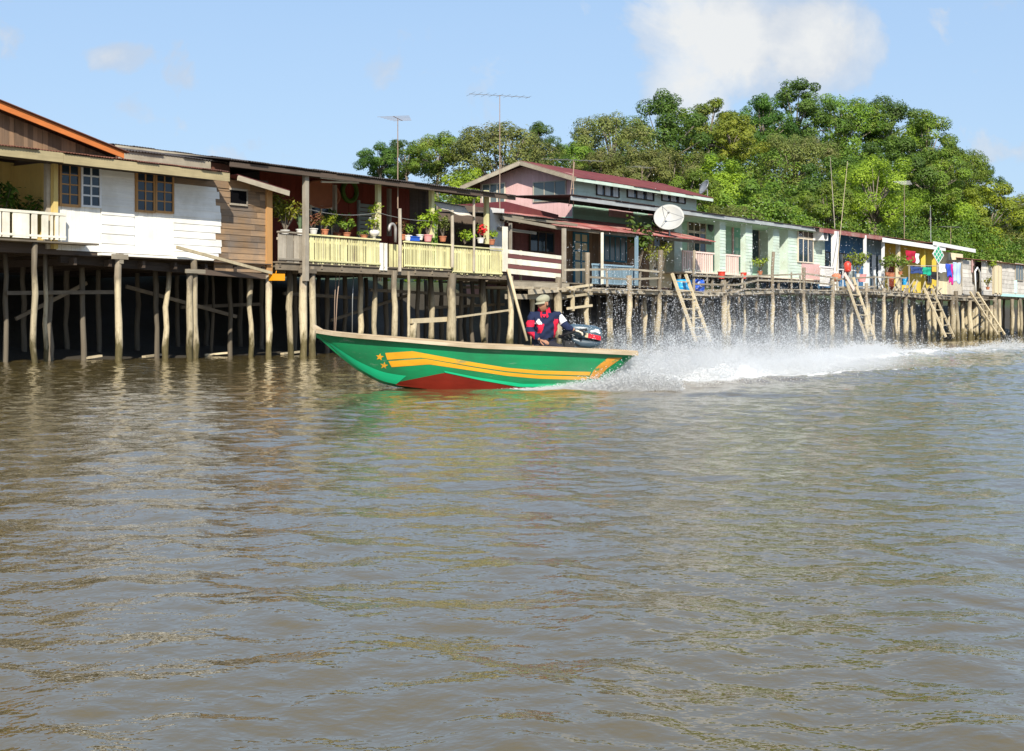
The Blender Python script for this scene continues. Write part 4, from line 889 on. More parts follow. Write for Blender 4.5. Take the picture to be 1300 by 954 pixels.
# ================================================================== 6. blue house
h6 = thing('boarded_house', 'blue fronted house with white lattice railing and brown tin roof edge', 'house', (S(1085, 3), 3, 0))
t6 = 2.6; te6 = 1.2; f6 = 3.35; ze6 = zs(S(1045, te6), 292, te6)
a0, a1 = S(1043, t6), S(1122, t6)
b = MB(); b.corr((S(1041, te6), te6, ze6+.1), (S(1178, te6)-S(1041, te6), 0, 0), (0, 3.6, .5), .13, .018); b.build('tin_roof', M['roofbrown'], h6)
b = MB(); b.box(S(1041, te6), S(1120, te6), te6-.03, te6+.03, ze6-.16, ze6+.07); b.build('fascia', M['roofred_old'], h6)
b = MB(); vboard(b, a0, S(1097, t6), f6, ze6+.15, t6, .3); b.box(a0, a1, t6+.04, t6+4, f6-.3, ze6+.2); b.build('front_wall', M['bluepaint'], h6)
b = MB(); vboard(b, S(1097, t6), a1, f6, ze6+.15, t6-.02, .3); b.build('grey_wall', M['blueslate'], h6)
for a, c in ((1046, 1058), (1064, 1076)): window(h6, S(a, t6), S(c, t6), f6+.9, f6+2.2, t6-.04, 'darkwood', 2, 1, .06, .05)
b = MB(); b.box(S(1076, t6), S(1084, t6), t6-.06, t6-.03, f6, f6+2.2); b.build('door', M['louvre'], h6)
for a, c in ((1099, 1104), (1107, 1112), (1115, 1119)):
    b = MB(); s0, s1 = S(a, t6-.2), S(c, t6-.2); b.grid(lambda i, j: (s0+(s1-s0)*i, t6-.2+.03*math.sin(i*20), f6+.1+2.2*j), 14, 1, None, (0, .006, 0)); b.build('curtain', M['curtain'], h6)
b = MB(); sqpost(b, S(1060, 1.2), 1.2, f6-.3, ze6, .34); b.build('porch_post', M['whitemetal'], h6)
for px in (1098, 1121): b = MB(); sqpost(b, S(px, 1.2), 1.2, f6-.3, ze6, .16); b.build('porch_post', M['whitemetal'], h6)
b = MB(); s0, s1 = S(1041, 1.1), S(1058.5, 1.1); zz0, zz1 = f6+.05, f6+1.05
for k in range(-4, 22):
    for sg in (1, -1):
        p0 = Vector((s0+k*.17, 1.1, zz0)); p1 = p0+Vector((sg*1.0, 0, 1.0))
        def clipx(p, q):
            if p.x > q.x: p, q = q, p
            if q.x < s0 or p.x > s1: return None
            if p.x < s0: p = p.lerp(q, (s0-p.x)/(q.x-p.x))
            if q.x > s1: q = p.lerp(q, (s1-p.x)/(q.x-p.x))
            return p, q
        c_ = clipx(p0.copy(), p1.copy())
        if c_ and (c_[1]-c_[0]).length > .05: b.beam(c_[0], c_[1], .03, .03, (0, 1, 0))
b.box(s0, s1, 1.05, 1.15, zz1, zz1+.09); b.box(s0, s1, 1.06, 1.14, zz0-.08, zz0); b.build('lattice_railing', M['whitemetal'], h6)
b = MB(); b.box(S(1062, 1.1), S(1090, 1.1), 1.06, 1.14, f6+1.0, f6+1.06)
for px in (1062, 1070, 1080, 1089): b.box(S(px, 1.1), S(px, 1.1)+.05, 1.08, 1.12, f6, f6+1.0)
b.build('thin_railing', M['whitemetal'], h6)
b = MB(); b.box(a0, a1, .9, t6+4, f6-.2, f6-.05); b.build('floor', M['beamwood'], h6)
for k in range(9): stilt(h6, 0, .9+(k % 3)*1.1, f6-.2, r=.11, s=a0+.5+k*1.2)
# ================================================================== 7. yellow house
h7 = thing('yellow_house', 'small yellow house with white roof edges behind a drying rack', 'house', (S(1175, 3), 3, 0))
t7 = 2.8; te7 = 1.0; f7 = 3.25; zr7 = zs(S(1122, te7), 305, te7)
b0, b1 = S(1122, t7), S(1222, t7)
zr8 = zs(S(1235, te7), 318, te7)
b = MB(); b.prism([(S(1121, te7), te7, zr7), (S(1198, te7), te7, zr7-.1), (S(1198, te7), te7+3.8, zr7+.3), (S(1121, te7), te7+3.8, zr7+.4)], (0, 0, .07)); b.build('roof', M['roofbrown'], h7)
b = MB(); b.beam((S(1120, te7), te7-.05, zr7), (S(1199, te7), te7-.05, zr7-.08), .08, .28); b.build('roof_edge', M['whitemetal'], h7)
b = MB(); b.beam((S(1183, te7), te7-.12, zr8+.1), (S(1236, te7), te7-.12, zr8-.05), .08, .26); b.build('roof_edge', M['whitemetal'], h7)
b = MB(); b.prism([(S(1183, te7), te7-.06, zr8+.12), (S(1235, te7), te7-.06, zr8-.02), (S(1235, te7), te7+3.6, zr8+.1), (S(1183, te7), te7+3.6, zr8+.3)], (0, 0, .06)); b.build('lean_to_roof', M['roofbrown'], h7)
b = MB(); vboard(b, b0, S(1186, t7), f7, zr7+.1, t7, .35); b.box(b0, b1, t7+.04, t7+3, f7-.3, zr7); b.build('front_wall', M['yellow'], h7)
b = MB(); vboard(b, S(1186, t7), b1, f7, zr7, t7-.03, .35); b.build('pale_wall', M['creamwall'], h7)
for px, m in ((1172, 'yellow'), (1186, 'yellow'), (1140, 'creamwall')): b = MB(); sqpost(b, S(px, 1.4), 1.4, f7-.2, zr7, .24); b.build('porch_post', M[m], h7)
for a, c in ((1176, 1182), (1202, 1206), (1212, 1217)): window(h7, S(a, t7), S(c, t7), f7+.8, f7+2.1, t7-.05, 'darkwood', 2, 1, .06, .05)
b = MB(); b.box(S(1127, t7), S(1134, t7), t7-.06, t7-.03, f7, f7+2.1); b.build('door', M['redwall'], h7)
b = MB(); b.box(b0, b1, .8, t7+3, f7-.2, f7-.05); b.build('floor', M['beamwood'], h7)
for k in range(10): stilt(h7, 0, .9+(k % 3)*1.1, f7-.2, r=.11, s=b0+.5+k*1.7)
# ================================================================== 8. whitewashed shack
h8 = thing('plank_shack', 'whitewashed grey plank shack with rusty roof at the right edge', 'shack', (S(1265, 2), 2, 0))
t8 = 1.0; f8 = zs(S(1265, t8), 374, t8); zt8 = zs(S(1245, t8), 331, t8)
c0, c1 = S(1222, t8+.6), S(1330, t8)
b = MB(); clap(b, c0, S(1246, t8), f8-.1, zt8-.05, t8+.6, .32, split=4); clap(b, S(1246, t8), c1, f8-.1, zt8, t8, .32, split=4); b.box(c0, c1, t8+.65, t8+5, f8-.2, zt8); b.build('wall', M['shack'], h8)
b = MB(); b.corr((S(1243, t8), t8-.35, zt8+.0), (c1-S(1243, t8), 0, 0), (0, 4, .5), .13, .02); b.build('roof', M['roofbrown'], h8)
b = MB(); vboard(b, S(1234, t8+.5), S(1246, t8), zt8-.9, zt8+.05, t8+.5, .3); b.build('pink_panel', M['pink'], h8)
window(h8, S(1235, t8+.5), S(1245, t8+.5), f8+.9, f8+2.1, t8+.45, 'darkwood', 2, 1, .08, .06); window(h8, S(1288, t8), S(1298, t8), f8+1.2, f8+2.6, t8-.05, 'greywood', 3, 1, .07, .05, 'glassg')
b = MB(); b.box(S(1261, t8), S(1269, t8), t8-.08, t8-.04, f8+.1, f8+2.4); b.build('door', M['creamwall'], h8)
b = MB()
for a in (1259.5, 1265, 1269): b.box(S(a, t8), S(a+1.4, t8), t8-.11, t8-.02, f8, f8+2.6)
b.build('door_frame', M['palewood'], h8)
b = MB(); b.beam((S(1270, t8), t8-.07, f8-.02), (c1, t8-.07, f8-.02), .06, .2); b.beam((S(1288, t8), t8-.09, f8+.2), (S(1288, t8), t8-.09, f8+1.2), .2, .06, (1, 0, 0)); b.build('aqua_trim', M['aqua'], h8)
for k in range(13): stilt(h8, 0, t8+.1+(k % 3)*1.2, f8-.1, r=.12, s=c0+.4+k*2.0)
# ================================================================== boardwalk from the tin porch to the shack
bw = thing('boardwalk', 'weathered plank boardwalk on crooked poles with rough rails along the right', 'boardwalk', (S(950, .6), .6, 0))
KN = [(712, 2.62), (905, 2.66), (925, 2.9), (1110, 3.12), (1240, 2.95)]
def bwz(px): return float(np.interp(px, [k[0] for k in KN], [k[1] for k in KN]))
b = MB()
px = 712.0
while px < 1246:
    s0 = S(px, .8); s1 = s0+rnd.uniform(.15, .24); z_ = bwz(px)+rnd.uniform(-.012, .012); e = rnd.uniform(-.18, .12)
    b.prism([(s0, -.15+e, z_-.05), (s1-.015, -.15+e+rnd.uniform(-.03, .03), z_-.05), (s1-.015, 1.9, z_-.05), (s0, 1.9, z_-.05)], (0, 0, .05))
    while S(px, .8) < s1: px += .2
b.build('decking', M['greywood'], bw)
b = MB()
for p0, p1 in ((712, 800), (798, 905), (903, 1000), (998, 1112), (1110, 1180), (1178, 1246)):
    b.beam((S(p0, -.08), -.08, bwz(p0)-.14), (S(p1, -.08), -.06, bwz(p1)-.14), .1, .16); b.beam((S(p0, 1.5), 1.5, bwz(p0)-.16), (S(p1, 1.5), 1.5, bwz(p1)-.16), .1, .16)
b.build('edge_beam', M['greywood_h'], bw)
BP = [(745, -.15, 321, (.0, 0), .11), (798, -.12, 350, (.0, 0), .13), (838, -.1, 318, (-.28, 0), .12), (880, 0, 318, (0, 0), .08), (918, -.05, 356, (.05, 0), .14), (925, .2, 358, (0, 0), .1), (945, .6, 360, (0, 0), .06), (981, -.15, 320, (-.15, 0), .10), (1021, -.15, 340, (-.1, 0), .10), (1056, -.05, 352, (.0, 0), .13), (1100, -.1, 360, (.0, 0), .11),
      (1122, -.05, 366, (0, 0), .13), (1150, -.05, 366, (.05, 0), .16), (1103, .4, 366, (0, 0), .1), (1137, .7, 366, (.3, 0), .09), (1142, .9, 366, (-.2, 0), .09), (1157, .4, 366, (.3, 0), .09), (1180, .5, 366, (0, 0), .14), (1178, -.1, 370, (.2, 0), .12), (1186, .2, 372, (-.2, 0), .14), (1195, .6, 374, (0, 0), .12), (1209, -.1, 376, (.3, 0), .17), (1214, -.12, 370, (.5, 0), .14),
      (1222, .4, 380, (.2, 0), .12), (1226, .8, 384, (0, 0), .12), (1231, -.1, 376, (.2, 0), .17), (1236, .3, 380, (-.1, 0), .12), (1240, .1, 386, (.3, 0), .14), (1247, -.1, 376, (0, 0), .16), (1252, .4, 382, (.2, 0), .12), (1258, .1, 388, (-.2, 0), .13), (1263, -.1, 378, (.1, 0), .17), (1268, .3, 380, (.2, 0), .12), (1285, -.1, 380, (.1, 0), .13), (1296, .4, 380, (0, 0), .13)]
for px, t, py, lean, r in BP: stilt(bw, px, t, Z(px, py, t), lean, r, name='pole', crook=.05)
for k in range(44):
    px = 735+k*12+rnd.uniform(-4, 4); t = rnd.choice([.9, 1.8, 2.6, 3.4, 4.2]); stilt(bw, px, t, 2.7, (rnd.uniform(-.25, .25), 0), rnd.uniform(.07, .11), name='pole')
def railrun(pts, dz, w=.07, h=.09, t=-.12, name='rail'):
    b = MB()
    for (p0, y0), (p1, y1) in zip(pts[:-1], pts[1:]):
        tt = t+rnd.uniform(-.02, .02); b.beam((S(p0, tt), tt, Z(p0, y0, tt)), (S(p1, tt)+.06, tt+.01, Z(p1, y1, tt)), w, h)
    return b.build(name, M['greywood_h'], bw)
railrun([(716, 343), (745, 342.5), (800, 342), (842, 346)], 0); railrun([(748, 352), (798, 355), (842, 353)], 0); railrun([(880, 350), (925, 352), (975, 350), (1025, 348), (1060, 353)], 0)
railrun([(883, 361), (935, 362), (962, 356), (1022, 358), (1062, 362)], 0); railrun([(1062, 355), (1110, 352), (1150, 353)], 0); railrun([(1062, 365), (1112, 364)], 0, t=-.1)
for px, y0, y1 in ((716, 336, 352), (771, 343, 364), (812, 345, 366), (898, 348, 366), (942, 348, 366), (962, 347, 366), (1005, 346, 368), (1016, 350, 368), (1063, 352, 370), (1085, 352, 370), (1110, 350, 370), (1128, 352, 370), (1144, 352, 370)):
    b = MB(); b.beam((S(px, -.1), -.1, Z(px, y1, -.1)), (S(px, -.1)+rnd.uniform(-.08, .08), -.1, Z(px, y0, -.1)), .08, .07); b.build('rail_post', M['greywood'], bw)
for k in range(20):                                                  # crossed sticks of the rough fence at the right
    b = MB(); p0 = 1112+k*4.4; sg = rnd.choice([1, -1]); b.beam((S(p0, -.05), -.05+rnd.uniform(-.06, .06), bwz(p0)+rnd.uniform(.05, .15)), (S(p0+sg*rnd.uniform(3, 9), -.05), -.05+rnd.uniform(-.06, .06), bwz(p0)+rnd.uniform(.5, .95)), .06, .05)
    b.build('fence_stick', M['greywood_h'], bw)
b = MB()                                                             # step frame behind the boatman
b.beam((S(727, -.3), -.3, Z(727, 395, -.3)), (S(727, -.3), -.3, Z(727, 364, -.3)), .14, .1, (1, 0, 0))
for y0, y1 in ((377, 373), (392, 388), (366, 362)): b.beam((S(720, -.32), -.33, Z(720, y0, -.3)), (S(751, -.2), -.22, Z(751, y1, -.2)), .07, .1)
b.build('step_frame', M['palewood'], bw)
# ladders leaning out over the water
def ladder(label, top, bot, w, n, pole=.05, sl=0):
    r_ = thing('ladder', label, 'ladder', tuple((Vector(top)+Vector(bot))/2)[:2]+(0,), 'ladders from the boardwalk down to the water')
    A, B_ = Vector(top), Vector(bot); off = Vector((w/2, 0, 0))
    for sg in (-1, 1):
        b = MB(); b.beam(A+off*sg, B_+off*sg*1.05, .12, .12, (0, 1, 0)); b.build('side_rail', M['palewood'], r_)
    for k in range(n):
        p = A.lerp(B_, (k+.8)/(n+.3)); b = MB(); b.beam(p-off*1.12+Vector((0, -.03, rnd.uniform(-.03, .03))), p+off*1.12+Vector((0, -.03, rnd.uniform(-.03, .03))), .09, .05); b.build('rung', M['palewood'], r_)
    return r_
def pw(px, py, t): return (S(px, t), t, Z(px, py, t))
def lad(label, pt, pb, w, n):
    ladder(label, pw(pt[0], pt[1], -.2), pw(pb[0], pb[1], pb[2]), w, n)
lad('wide wooden ladder beside the blue drums', (862, 348), (893, 434, -1.7), 1.3, 7)
lad('wooden ladder with a pink topped rail, just right of the tall boardwalk poles', (1078, 352), (1106, 432, -1.6), 1.25, 6)
lad('steep wooden ladder standing below the green diamond sign', (1178, 366), (1206, 428, -1.5), 1.5, 6)
lad('rightmost wooden ladder, below the whitewashed shack', (1236, 371), (1271, 425, -1.6), 1.6, 6)
b = MB(); P = [(S(1237, 0), -.1, Z(1237, 372, 0)), (S(1236, 0), -.1, Z(1236, 345, 0)), (S(1240, 0), -.05, Z(1240, 340, 0)), (S(1244, 0), 0, Z(1244, 346, 0)), (S(1246, 0), .1, Z(1246, 366, 0))]
b.tube(P, .06, 7); b.build('hand_hoop', M['whitemetal'], smooth=True, label='bent pale pipe hoop at the top of the rightmost ladder', cat='handrail')
b = MB(); b.beam(pw(1072, 348, -.3), pw(1084, 368, -.5), .26, .06, (0, 1, 0)); b.build('painted_board', M['pinkrail'], label='faded pink board leaning at the top of a boardwalk ladder', cat='board')
b = MB(); b.tube([pw(645, 342, -.2), pw(656, 385, -.5), pw(669, 433, -.9)], [.065, .06, .055], 8); b.build('leaning_pole', M['palewood'], smooth=True, label='long pale pole leaning from the veranda end down to the water', cat='pole')
# ================================================================== masts, aerials, dishes
def aerial(label, px, t, y0, y1, boom, ne, ang, m='greymetal', tilt=0, lowpole=None, px1=None, lean=0):
    r_ = thing('tv_aerial', label, 'aerial', (S(px, t), t, Z(px, y0, t)))
    s0 = S(px, t); z0, z1 = Z(px, y0, t), Z(px, y1, t)
    b = MB(); b.tube([(s0, t, z0), (s0+lean, t, z1)], [.024, .015], 7); b.build('mast', M['rustmetal'], r_)
    d = Vector((math.cos(ang), math.sin(ang), tilt)); e = Vector((-math.sin(ang), math.cos(ang), 0)); c = Vector((s0+lean, t, z1-.02))
    b = MB(); b.tube([c-d*boom/2, c+d*boom/2], .011, 6); b.build('boom', M[m], r_)
    for k in range(ne):
        p = c-d*boom*.48+d*boom*.96*k/(ne-1); L = .34+.24*(1-k/(ne-1))
        b = MB(); b.tube([p-e*L, p+e*L], .006, 5); b.build('element', M[m], r_)
    return r_
aerial('small orange toned aerial on a thin mast above the dark veranda roof', 505, -.12, 265, 150, 1.1, 6, .4, 'rustmetal', lowpole=1)
aerial('tallest aerial with a long level boom, left of the pink gable', 634.5, 1.5, 300, 121, 2.6, 9, -.6)
aerial('wide aerial on an A shaped mast at the front corner of the pink gabled house', 728, 2.2, 262, 203, 2.9, 7, -.62, 'greymetal')
aerial('little aerial on the red roof ridge of the gabled house', 815, 7.6, 230, 212, 1.4, 5, -.2)
aerial('flat aerial on a rusty mast above the yellow house', 1148, 3.0, 306, 232, 2.6, 8, .2, 'whitemetal')
aerial('thin aerial behind the drying rack, rightmost of the aerials', 1207, 2.6, 330, 288, 1.8, 5, -.5)
b = MB(); b.tube([pw(722, 262, 2.2), pw(729.5, 206, 2.2)], .02, 6); b.tube([pw(725, 240, 2.2), pw(730, 240, 2.2)], .015, 6); b.build('mast_stay', M['rustmetal'], label='thin stay rod propping the wide aerial on the pink gabled house', cat='rod')
for lab, px, py, px2, py2, t, m in (('grey straight pole leaning left behind the mint house corner', 1060, 292, 1054, 200, 1.5, 'greywood'), ('pale bamboo pole leaning right, rising from the white porch post', 1062, 345, 1076, 205, 0.6, 'palewood'), ('pale blue vertical pole behind the yellow house roof', 1182, 318, 1181, 261, 4, 'flash')):
    b = MB(); b.tube([pw(px, py, t), pw(px2, py2, t)], [.026, .014], 7); b.build('tall_pole', M[m], label=lab, cat='pole')
def dish(label, c, R, nrm, m, o, post=True, ribs=10):
    r_ = thing('satellite_dish', label, 'satellite dish', o)
    nrm = Vector(nrm).normalized(); q = nrm.to_track_quat('Z', 'X').to_matrix(); c = Vector(c)
    dep = .36*R; b = MB()
    def ringp(r, a, off=0): return c+q@Vector((r*math.cos(a), r*math.sin(a), dep*(r/R)**2-off))
    N, K = 36, 8; v = []; f = []
    for off in (0, .03):
        for k in range(K+1):
            for n in range(N): v.append(ringp(max(.02, R*k/K), 2*PI*n/N, off))
    h = N*(K+1)
    for k in range(K):
        for n in range(N):
            a = k*N+n; bq = k*N+(n+1) % N; f += [(a, bq, bq+N, a+N), (h+a+N, h+bq+N, h+bq, h+a)]
    for n in range(N): a = K*N+n; bq = K*N+(n+1) % N; f.append((a, bq, h+bq, h+a))
    f += [tuple(range(N))[::-1], tuple(range(h, h+N))]
    b._add(v, f); b.build('reflector', M[m], r_, smooth=True)
    b = MB()
    for k in range(ribs): a = 2*PI*k/ribs; b.tube([ringp(R*j/5, a, .05) for j in range(1, 6)], .022*R, 5)
    b.build('rib', M['greymetal'], r_)
    fp = c+nrm*R*.9; b = MB()
    for k in range(3): a = 2*PI*k/3+.5; b.tube([ringp(R*.97, a), fp], .014*R+.004, 5)
    b.build('feed_arm', M['greymetal'], r_); b = MB(); b.tube([fp-nrm*.1*R, fp+nrm*.12*R], .07*R, 8); b.build('feed_horn', M['greymetal'], r_)
    b = MB(); b.tube([c-nrm*.08, c-nrm*.25*R-Vector((0, 0, .1)), (c.x-nrm.x*.25*R, c.y-nrm.y*.25*R, o[2])], .05*R+.01, 8); b.build('post', M['greymetal'], r_)
M['dishwhite'] = mk('dish_mesh', (.40, .40, .385), rough=.6, var=.03, st=(3, 3, 3), sv=.10, grime=(.42, .40, .34), ga=.4)
zc = zs(S(850, .75), 279, .75)
dish('big pale mesh satellite dish above the rusty tin porch roof', (S(849.5, .75), .75, zc-.02), .72, (-.78, -.38, .50), 'dishwhite', (S(852, .95), .95, za+.02))
dish('small grey satellite dish at the end of the dull red roof', (S(896, t3), t3, zs(S(896, t3), 239, t3)), .44, (-.70, .50, .40), 'greymetal', (S(893, t3), t3+.3, zs(S(893, t3), 249, t3)), ribs=6)
# ================================================================== drums, buckets, washing, sign
def drum(label, px, py0, py1, t, w, m):
    r_ = thing('plastic_drum', label, 'drum', (S(px, t), t, Z(px, py1, t))); s = S(px, t); z0, z1 = Z(px, py1, t), Z(px, py0, t); h = z1-z0
    b = MB(); b.lathe((s, t, z0), [(w*.88, 0), (w*.96, h*.05), (w, h*.3), (w*1.03, h*.33), (w, h*.36), (w, h*.62), (w*1.03, h*.65), (w, h*.68), (w*.95, h*.9), (w*.8, h*.96)], 20); b.build('barrel', M[m], r_, smooth=True)
    b = MB(); b.lathe((s, t, z0+h*.965), [(w*.84, 0), (w*.84, h*.04), (w*.3, h*.045), (w*.12, h*.05)], 20); b.build('lid', M[m], r_)
drum('deep blue plastic drum, rightmost of the drums by the wide ladder', 886, 355, 371, .25, .33, 'bluepl')
drum('bright cyan plastic drum in the middle of the row by the wide ladder', 875, 356, 371, .45, .27, 'cyanpl')
drum('cyan plastic drum, leftmost by the wide ladder', 865, 355, 370, .3, .30, 'cyanpl')
def bucket(label, px, py, t, r, h, m, name='bucket'):
    s = S(px, t); z = Z(px, py, t); b = MB(); b.lathe((s, t, z), [(r*.75, 0), (r, h), (r*1.08, h), (r*1.08, h*.94), (r*.9, h*.9), (r*.7, h*.1)], 16)
    return b.build(name, M[m], smooth=False, label=label, cat=name)
bucket('red plastic bucket under the pink porch railing', 916, 354, .9, .2, .36, 'redpl'); bucket('small red bucket below the mint house pillars', 944, 354, .9, .17, .32, 'redpl')
bucket('bright blue bucket among the crossed sticks by the yellow house', 1149, 362, .5, .28, .5, 'cyanpl'); bucket('orange terracotta pot on the deck by the clothes drying rail', 1131, 355, .5, .27, .42, 'terracotta', 'pot')
bucket('pink basin at the foot of the leaning pink board', 1094, 358, .4, .28, .45, 'pinkpl', 'basin')
b = MB(); b.lathe((S(1076, .2), .2, Z(1076, 346, .2)), [(.1, 0), (.2, .1), (.22, .5), (.12, .62), (.02, .65)], 14); b.build('red_float', M['redpl'], smooth=True, label='red float hung on the ladder rail by the bushy potted plant', cat='float')
b = MB(); b.lathe((S(1062, .5), .5, Z(1062, 358, .5)), [(.15, 0), (.28, .15), (.28, .4), (.1, .5)], 14); b.build('pot', M['terracotta'], smooth=True, label='round terracotta pot beside the white porch post', cat='pot')
def clothmesh(s0, s1, t, z1, drop, folds, amp=.04, flare=0, skew=0):
    b = MB()
    b.grid(lambda i, j: (s0+(s1-s0)*i+skew*j+flare*(i-.5)*j, t+amp*(.3+.7*j)*math.sin(i*folds*PI+s0)+.02*math.sin(j*9+i*4), z1-drop*j*(1-.08*math.sin(i*7+s0))), 18, 12, None, (0, .012, 0)); return b
for n, c in (('c_red', (.42, .02, .05)), ('c_white', (.75, .75, .78)), ('c_navy', (.04, .07, .20)), ('c_green', (.02, .35, .22)), ('c_blue', (.05, .10, .55)), ('c_pink', (.62, .03, .25)), ('c_pale', (.45, .58, .80)), ('c_black', (.03, .03, .035))): M[n] = cloth('cloth_'+n[2:], c)
def wash(name, label, px0, px1, y0, y1, t, m, folds, **k):
    clothmesh(S(px0, t), S(px1, t), t, Z(px0, y0, t), Z(px0, y0, t)-Z(px0, y1, t), folds, **k).build(name, M[m], smooth=True, label=label, cat='laundry', group='washing hung out by the yellow house')
wash('towel', 'dark red towel hung under the yellow house roof', 1150, 1162, 318, 332, .7, 'c_red', 4); wash('shirt', 'small white shirt beside the dark red towel', 1162, 1166.5, 322, 335, .72, 'c_white', 3)
wash('trousers', 'navy trousers over the drying rail, left of the green cloth', 1156, 1171, 338, 347, -.12, 'c_navy', 4); wash('sheet', 'green cloth over the drying rail below the diamond sign', 1171, 1182, 339, 349, -.12, 'c_green', 4)
wash('trousers', 'dark trousers hung over the sticks between green cloth and blue shirt', 1183, 1192, 345, 355, -.16, 'c_black', 3); wash('shirt', 'grey white shirt left of the deep blue shirt on the drying rack', 1192.5, 1201, 335, 346, -.2, 'c_white', 3)
wash('shirt', 'deep blue shirt on the drying rack', 1200.5, 1206.5, 335, 351, -.28, 'c_blue', 4, skew=.35); wash('dress', 'bright pink dress on the drying rack', 1204.5, 1209.5, 335, 360, -.22, 'c_pink', 4); wash('shirt', 'pale blue shirt on the drying rack, rightmost of the washing', 1210, 1220, 333, 359, -.26, 'c_pale', 5)
b = MB(); b.tube([pw(1152, 337.5, -.1), pw(1190, 338, -.15), pw(1222, 333, -.25)], .03, 6)
for px, y in ((1154, 338), (1191, 338), (1221, 333)): b.tube([pw(px, 364, -.1), pw(px, y, -.15)], .045, 6)
b.build('drying_rack', M['greywood'], label='stick drying rack on the boardwalk in front of the yellow house', cat='drying rack')
sg = thing('diamond_sign', 'green diamond shaped sign with white lattice marks on a post', 'sign', (S(1190, -.2), -.2, bwz(1190)))
c = Vector(pw(1190.5, 323.5, -.25)); R_ = .66
def dia(r, t0, t1, cx=0, cz=0): b = MB(); b.prism([(c.x+(cx-r)*1.7, t0, c.z+cz), (c.x+cx*1.7, t0, c.z+cz-r), (c.x+(cx+r)*1.7, t0, c.z+cz), (c.x+cx*1.7, t0, c.z+cz+r)], (0, t1-t0, 0)); return b
M['signgreen'] = mk('sign_green', (.02, .36, .17), rough=.4, var=.05, st=(3, 3, 3), sv=.1)
dia(R_, -.30, -.26).build('board', M['whitemetal'], sg)
b = MB()
for i in range(3):
    for j in range(3): q = dia(.16, -.306, -.302, (i-j)*.20, (i+j-2)*.20); b._add(q.v, q.f)
b.build('green_mark', M['signgreen'], sg)
b = MB(); b.tube([(c.x, -.22, bwz(1190)-.1), (c.x, -.22, c.z)], .05, 8); b.build('post', M['greywood'], sg)
# ================================================================== plants
rnd.seed(33)
def leafy(label, px, py, t, h, r, leaf, pot='terracotta', pr=.14, ph=.2, n=160, ls=.11, stems=7, name='potted_plant', up=.4, base=None, group='potted plants on the verandas'):
    s = S(px, t); z = Z(px, py, t); r_ = thing(name, label, 'plant', (s, t, z), group)
    if pot:
        b = MB(); b.lathe((s, t, z), [(pr*.72, 0), (pr, ph*.85), (pr*1.12, ph*.86), (pr*1.12, ph), (pr*.9, ph), (pr*.85, ph*.9)], 14); b.build('pot', M[pot], r_)
    else: ph = 0
    st = MB(); fo = MB(); c = Vector((s, t, z+ph*.8))
    for k in range(stems):
        a = rnd.uniform(0, 6.28); q = rnd.uniform(.3, 1)
        tip = c+Vector((math.cos(a)*r*q, math.sin(a)*r*q, h*rnd.uniform(.6, 1)))
        mid = c.lerp(tip, .5)+Vector((0, 0, h*.12)); st.tube([c, mid, tip], [.014, .011, .006], 5)
        for i in range(n//stems):
            u = rnd.uniform(.35, 1.05); p = c.lerp(mid, u*2) if u < .5 else mid.lerp(tip, u*2-1)
            d = Vector((rnd.gauss(0, 1), rnd.gauss(0, 1), rnd.gauss(up, .7))).normalized(); leafquad(fo, p+d*ls*rnd.uniform(.3, 1.4), d+Vector((0, 0, .5)), ls*rnd.uniform(.7, 1.4), rnd.random(), asp=.45)
    st.build('stem', M['bark'], r_); fo.build('foliage', M[leaf], r_); return r_
def spiky(label, px, py, t, h, leaf, pot='pot_white', n=14, pr=.13, w=.045):
    s = S(px, t); z = Z(px, py, t); r_ = thing('spiky_plant', label, 'plant', (s, t, z), 'potted plants on the verandas')
    b = MB(); b.lathe((s, t, z), [(pr*.72, 0), (pr, .17), (pr*1.1, .17), (pr*1.1, .2), (pr*.85, .2)], 14); b.build('pot', M[pot], r_)
    fo = MB(); c = Vector((s, t, z+.18))
    for k in range(n):
        a = 2*PI*k/n+rnd.uniform(-.2, .2); q = rnd.uniform(.15, .6); d = Vector((math.cos(a), math.sin(a), 0)); e = Vector((-math.sin(a), math.cos(a), 0))
        fo.grid(lambda i, j: c+d*h*q*j*(.4+.6*j)+Vector((0, 0, h*j*(1-.3*q*j)))+e*w*(i-.5)*2*(1-j*.95), 1, 5, None)
    fo.build('foliage', M[leaf], r_)
leafy('tall yellow leaved bush at the left end of the veranda railing', 362, 300, .5, 1.2, .75, 'leaf_yellow', 'pot_white', n=900, ls=.13, stems=24)
spiky('grey green spiky plant beside the tall yellow leaved bush', 381, 299, .25, .62, 'leaf_agave')
leafy('reddish leaved plant right of the grey veranda post', 398, 298, .3, .55, .45, 'leaf_red', 'pot_white', n=420)
leafy('bright green plant at the right side of the reddish leaved plant', 412, 299, .3, .48, .4, 'leaf_bright', 'terracotta', n=320)
leafy('small broad leaved plant in a white pot by the lime veranda post', 473, 302, .1, .62, .22, 'leaf_bright', 'pot_white', n=60, ls=.16, stems=4)
leafy('low trailing plant on the railing left of the lime veranda post', 462, 303, .1, .16, .3, 'leaf_mid', 'terracotta', ph=.12, n=120, ls=.08)
leafy('young green plant right of the curved hook ornament', 518, 306, .15, .42, .28, 'leaf_mid', 'pot_white', n=130)
leafy('large bright leaved plant in a pink pot by the second lime post', 543, 307, .2, .95, .42, 'leaf_bright', 'pinkpl', pr=.17, ph=.25, n=300, ls=.17, stems=8)
spiky('short grass green spiky plant between the blue box and pink pot', 533, 305, .2, .34, 'leaf_bright')
leafy('sprawling plant under the drying rug', 562, 307, .1, .75, .5, 'leaf_olive', 'terracotta', n=360)
leafy('pale leafed plant hung by the lime veranda post, above the footed bowl', 474, 284, .3, .5, .3, 'leaf_bright', 'pot_white', n=200, stems=9)
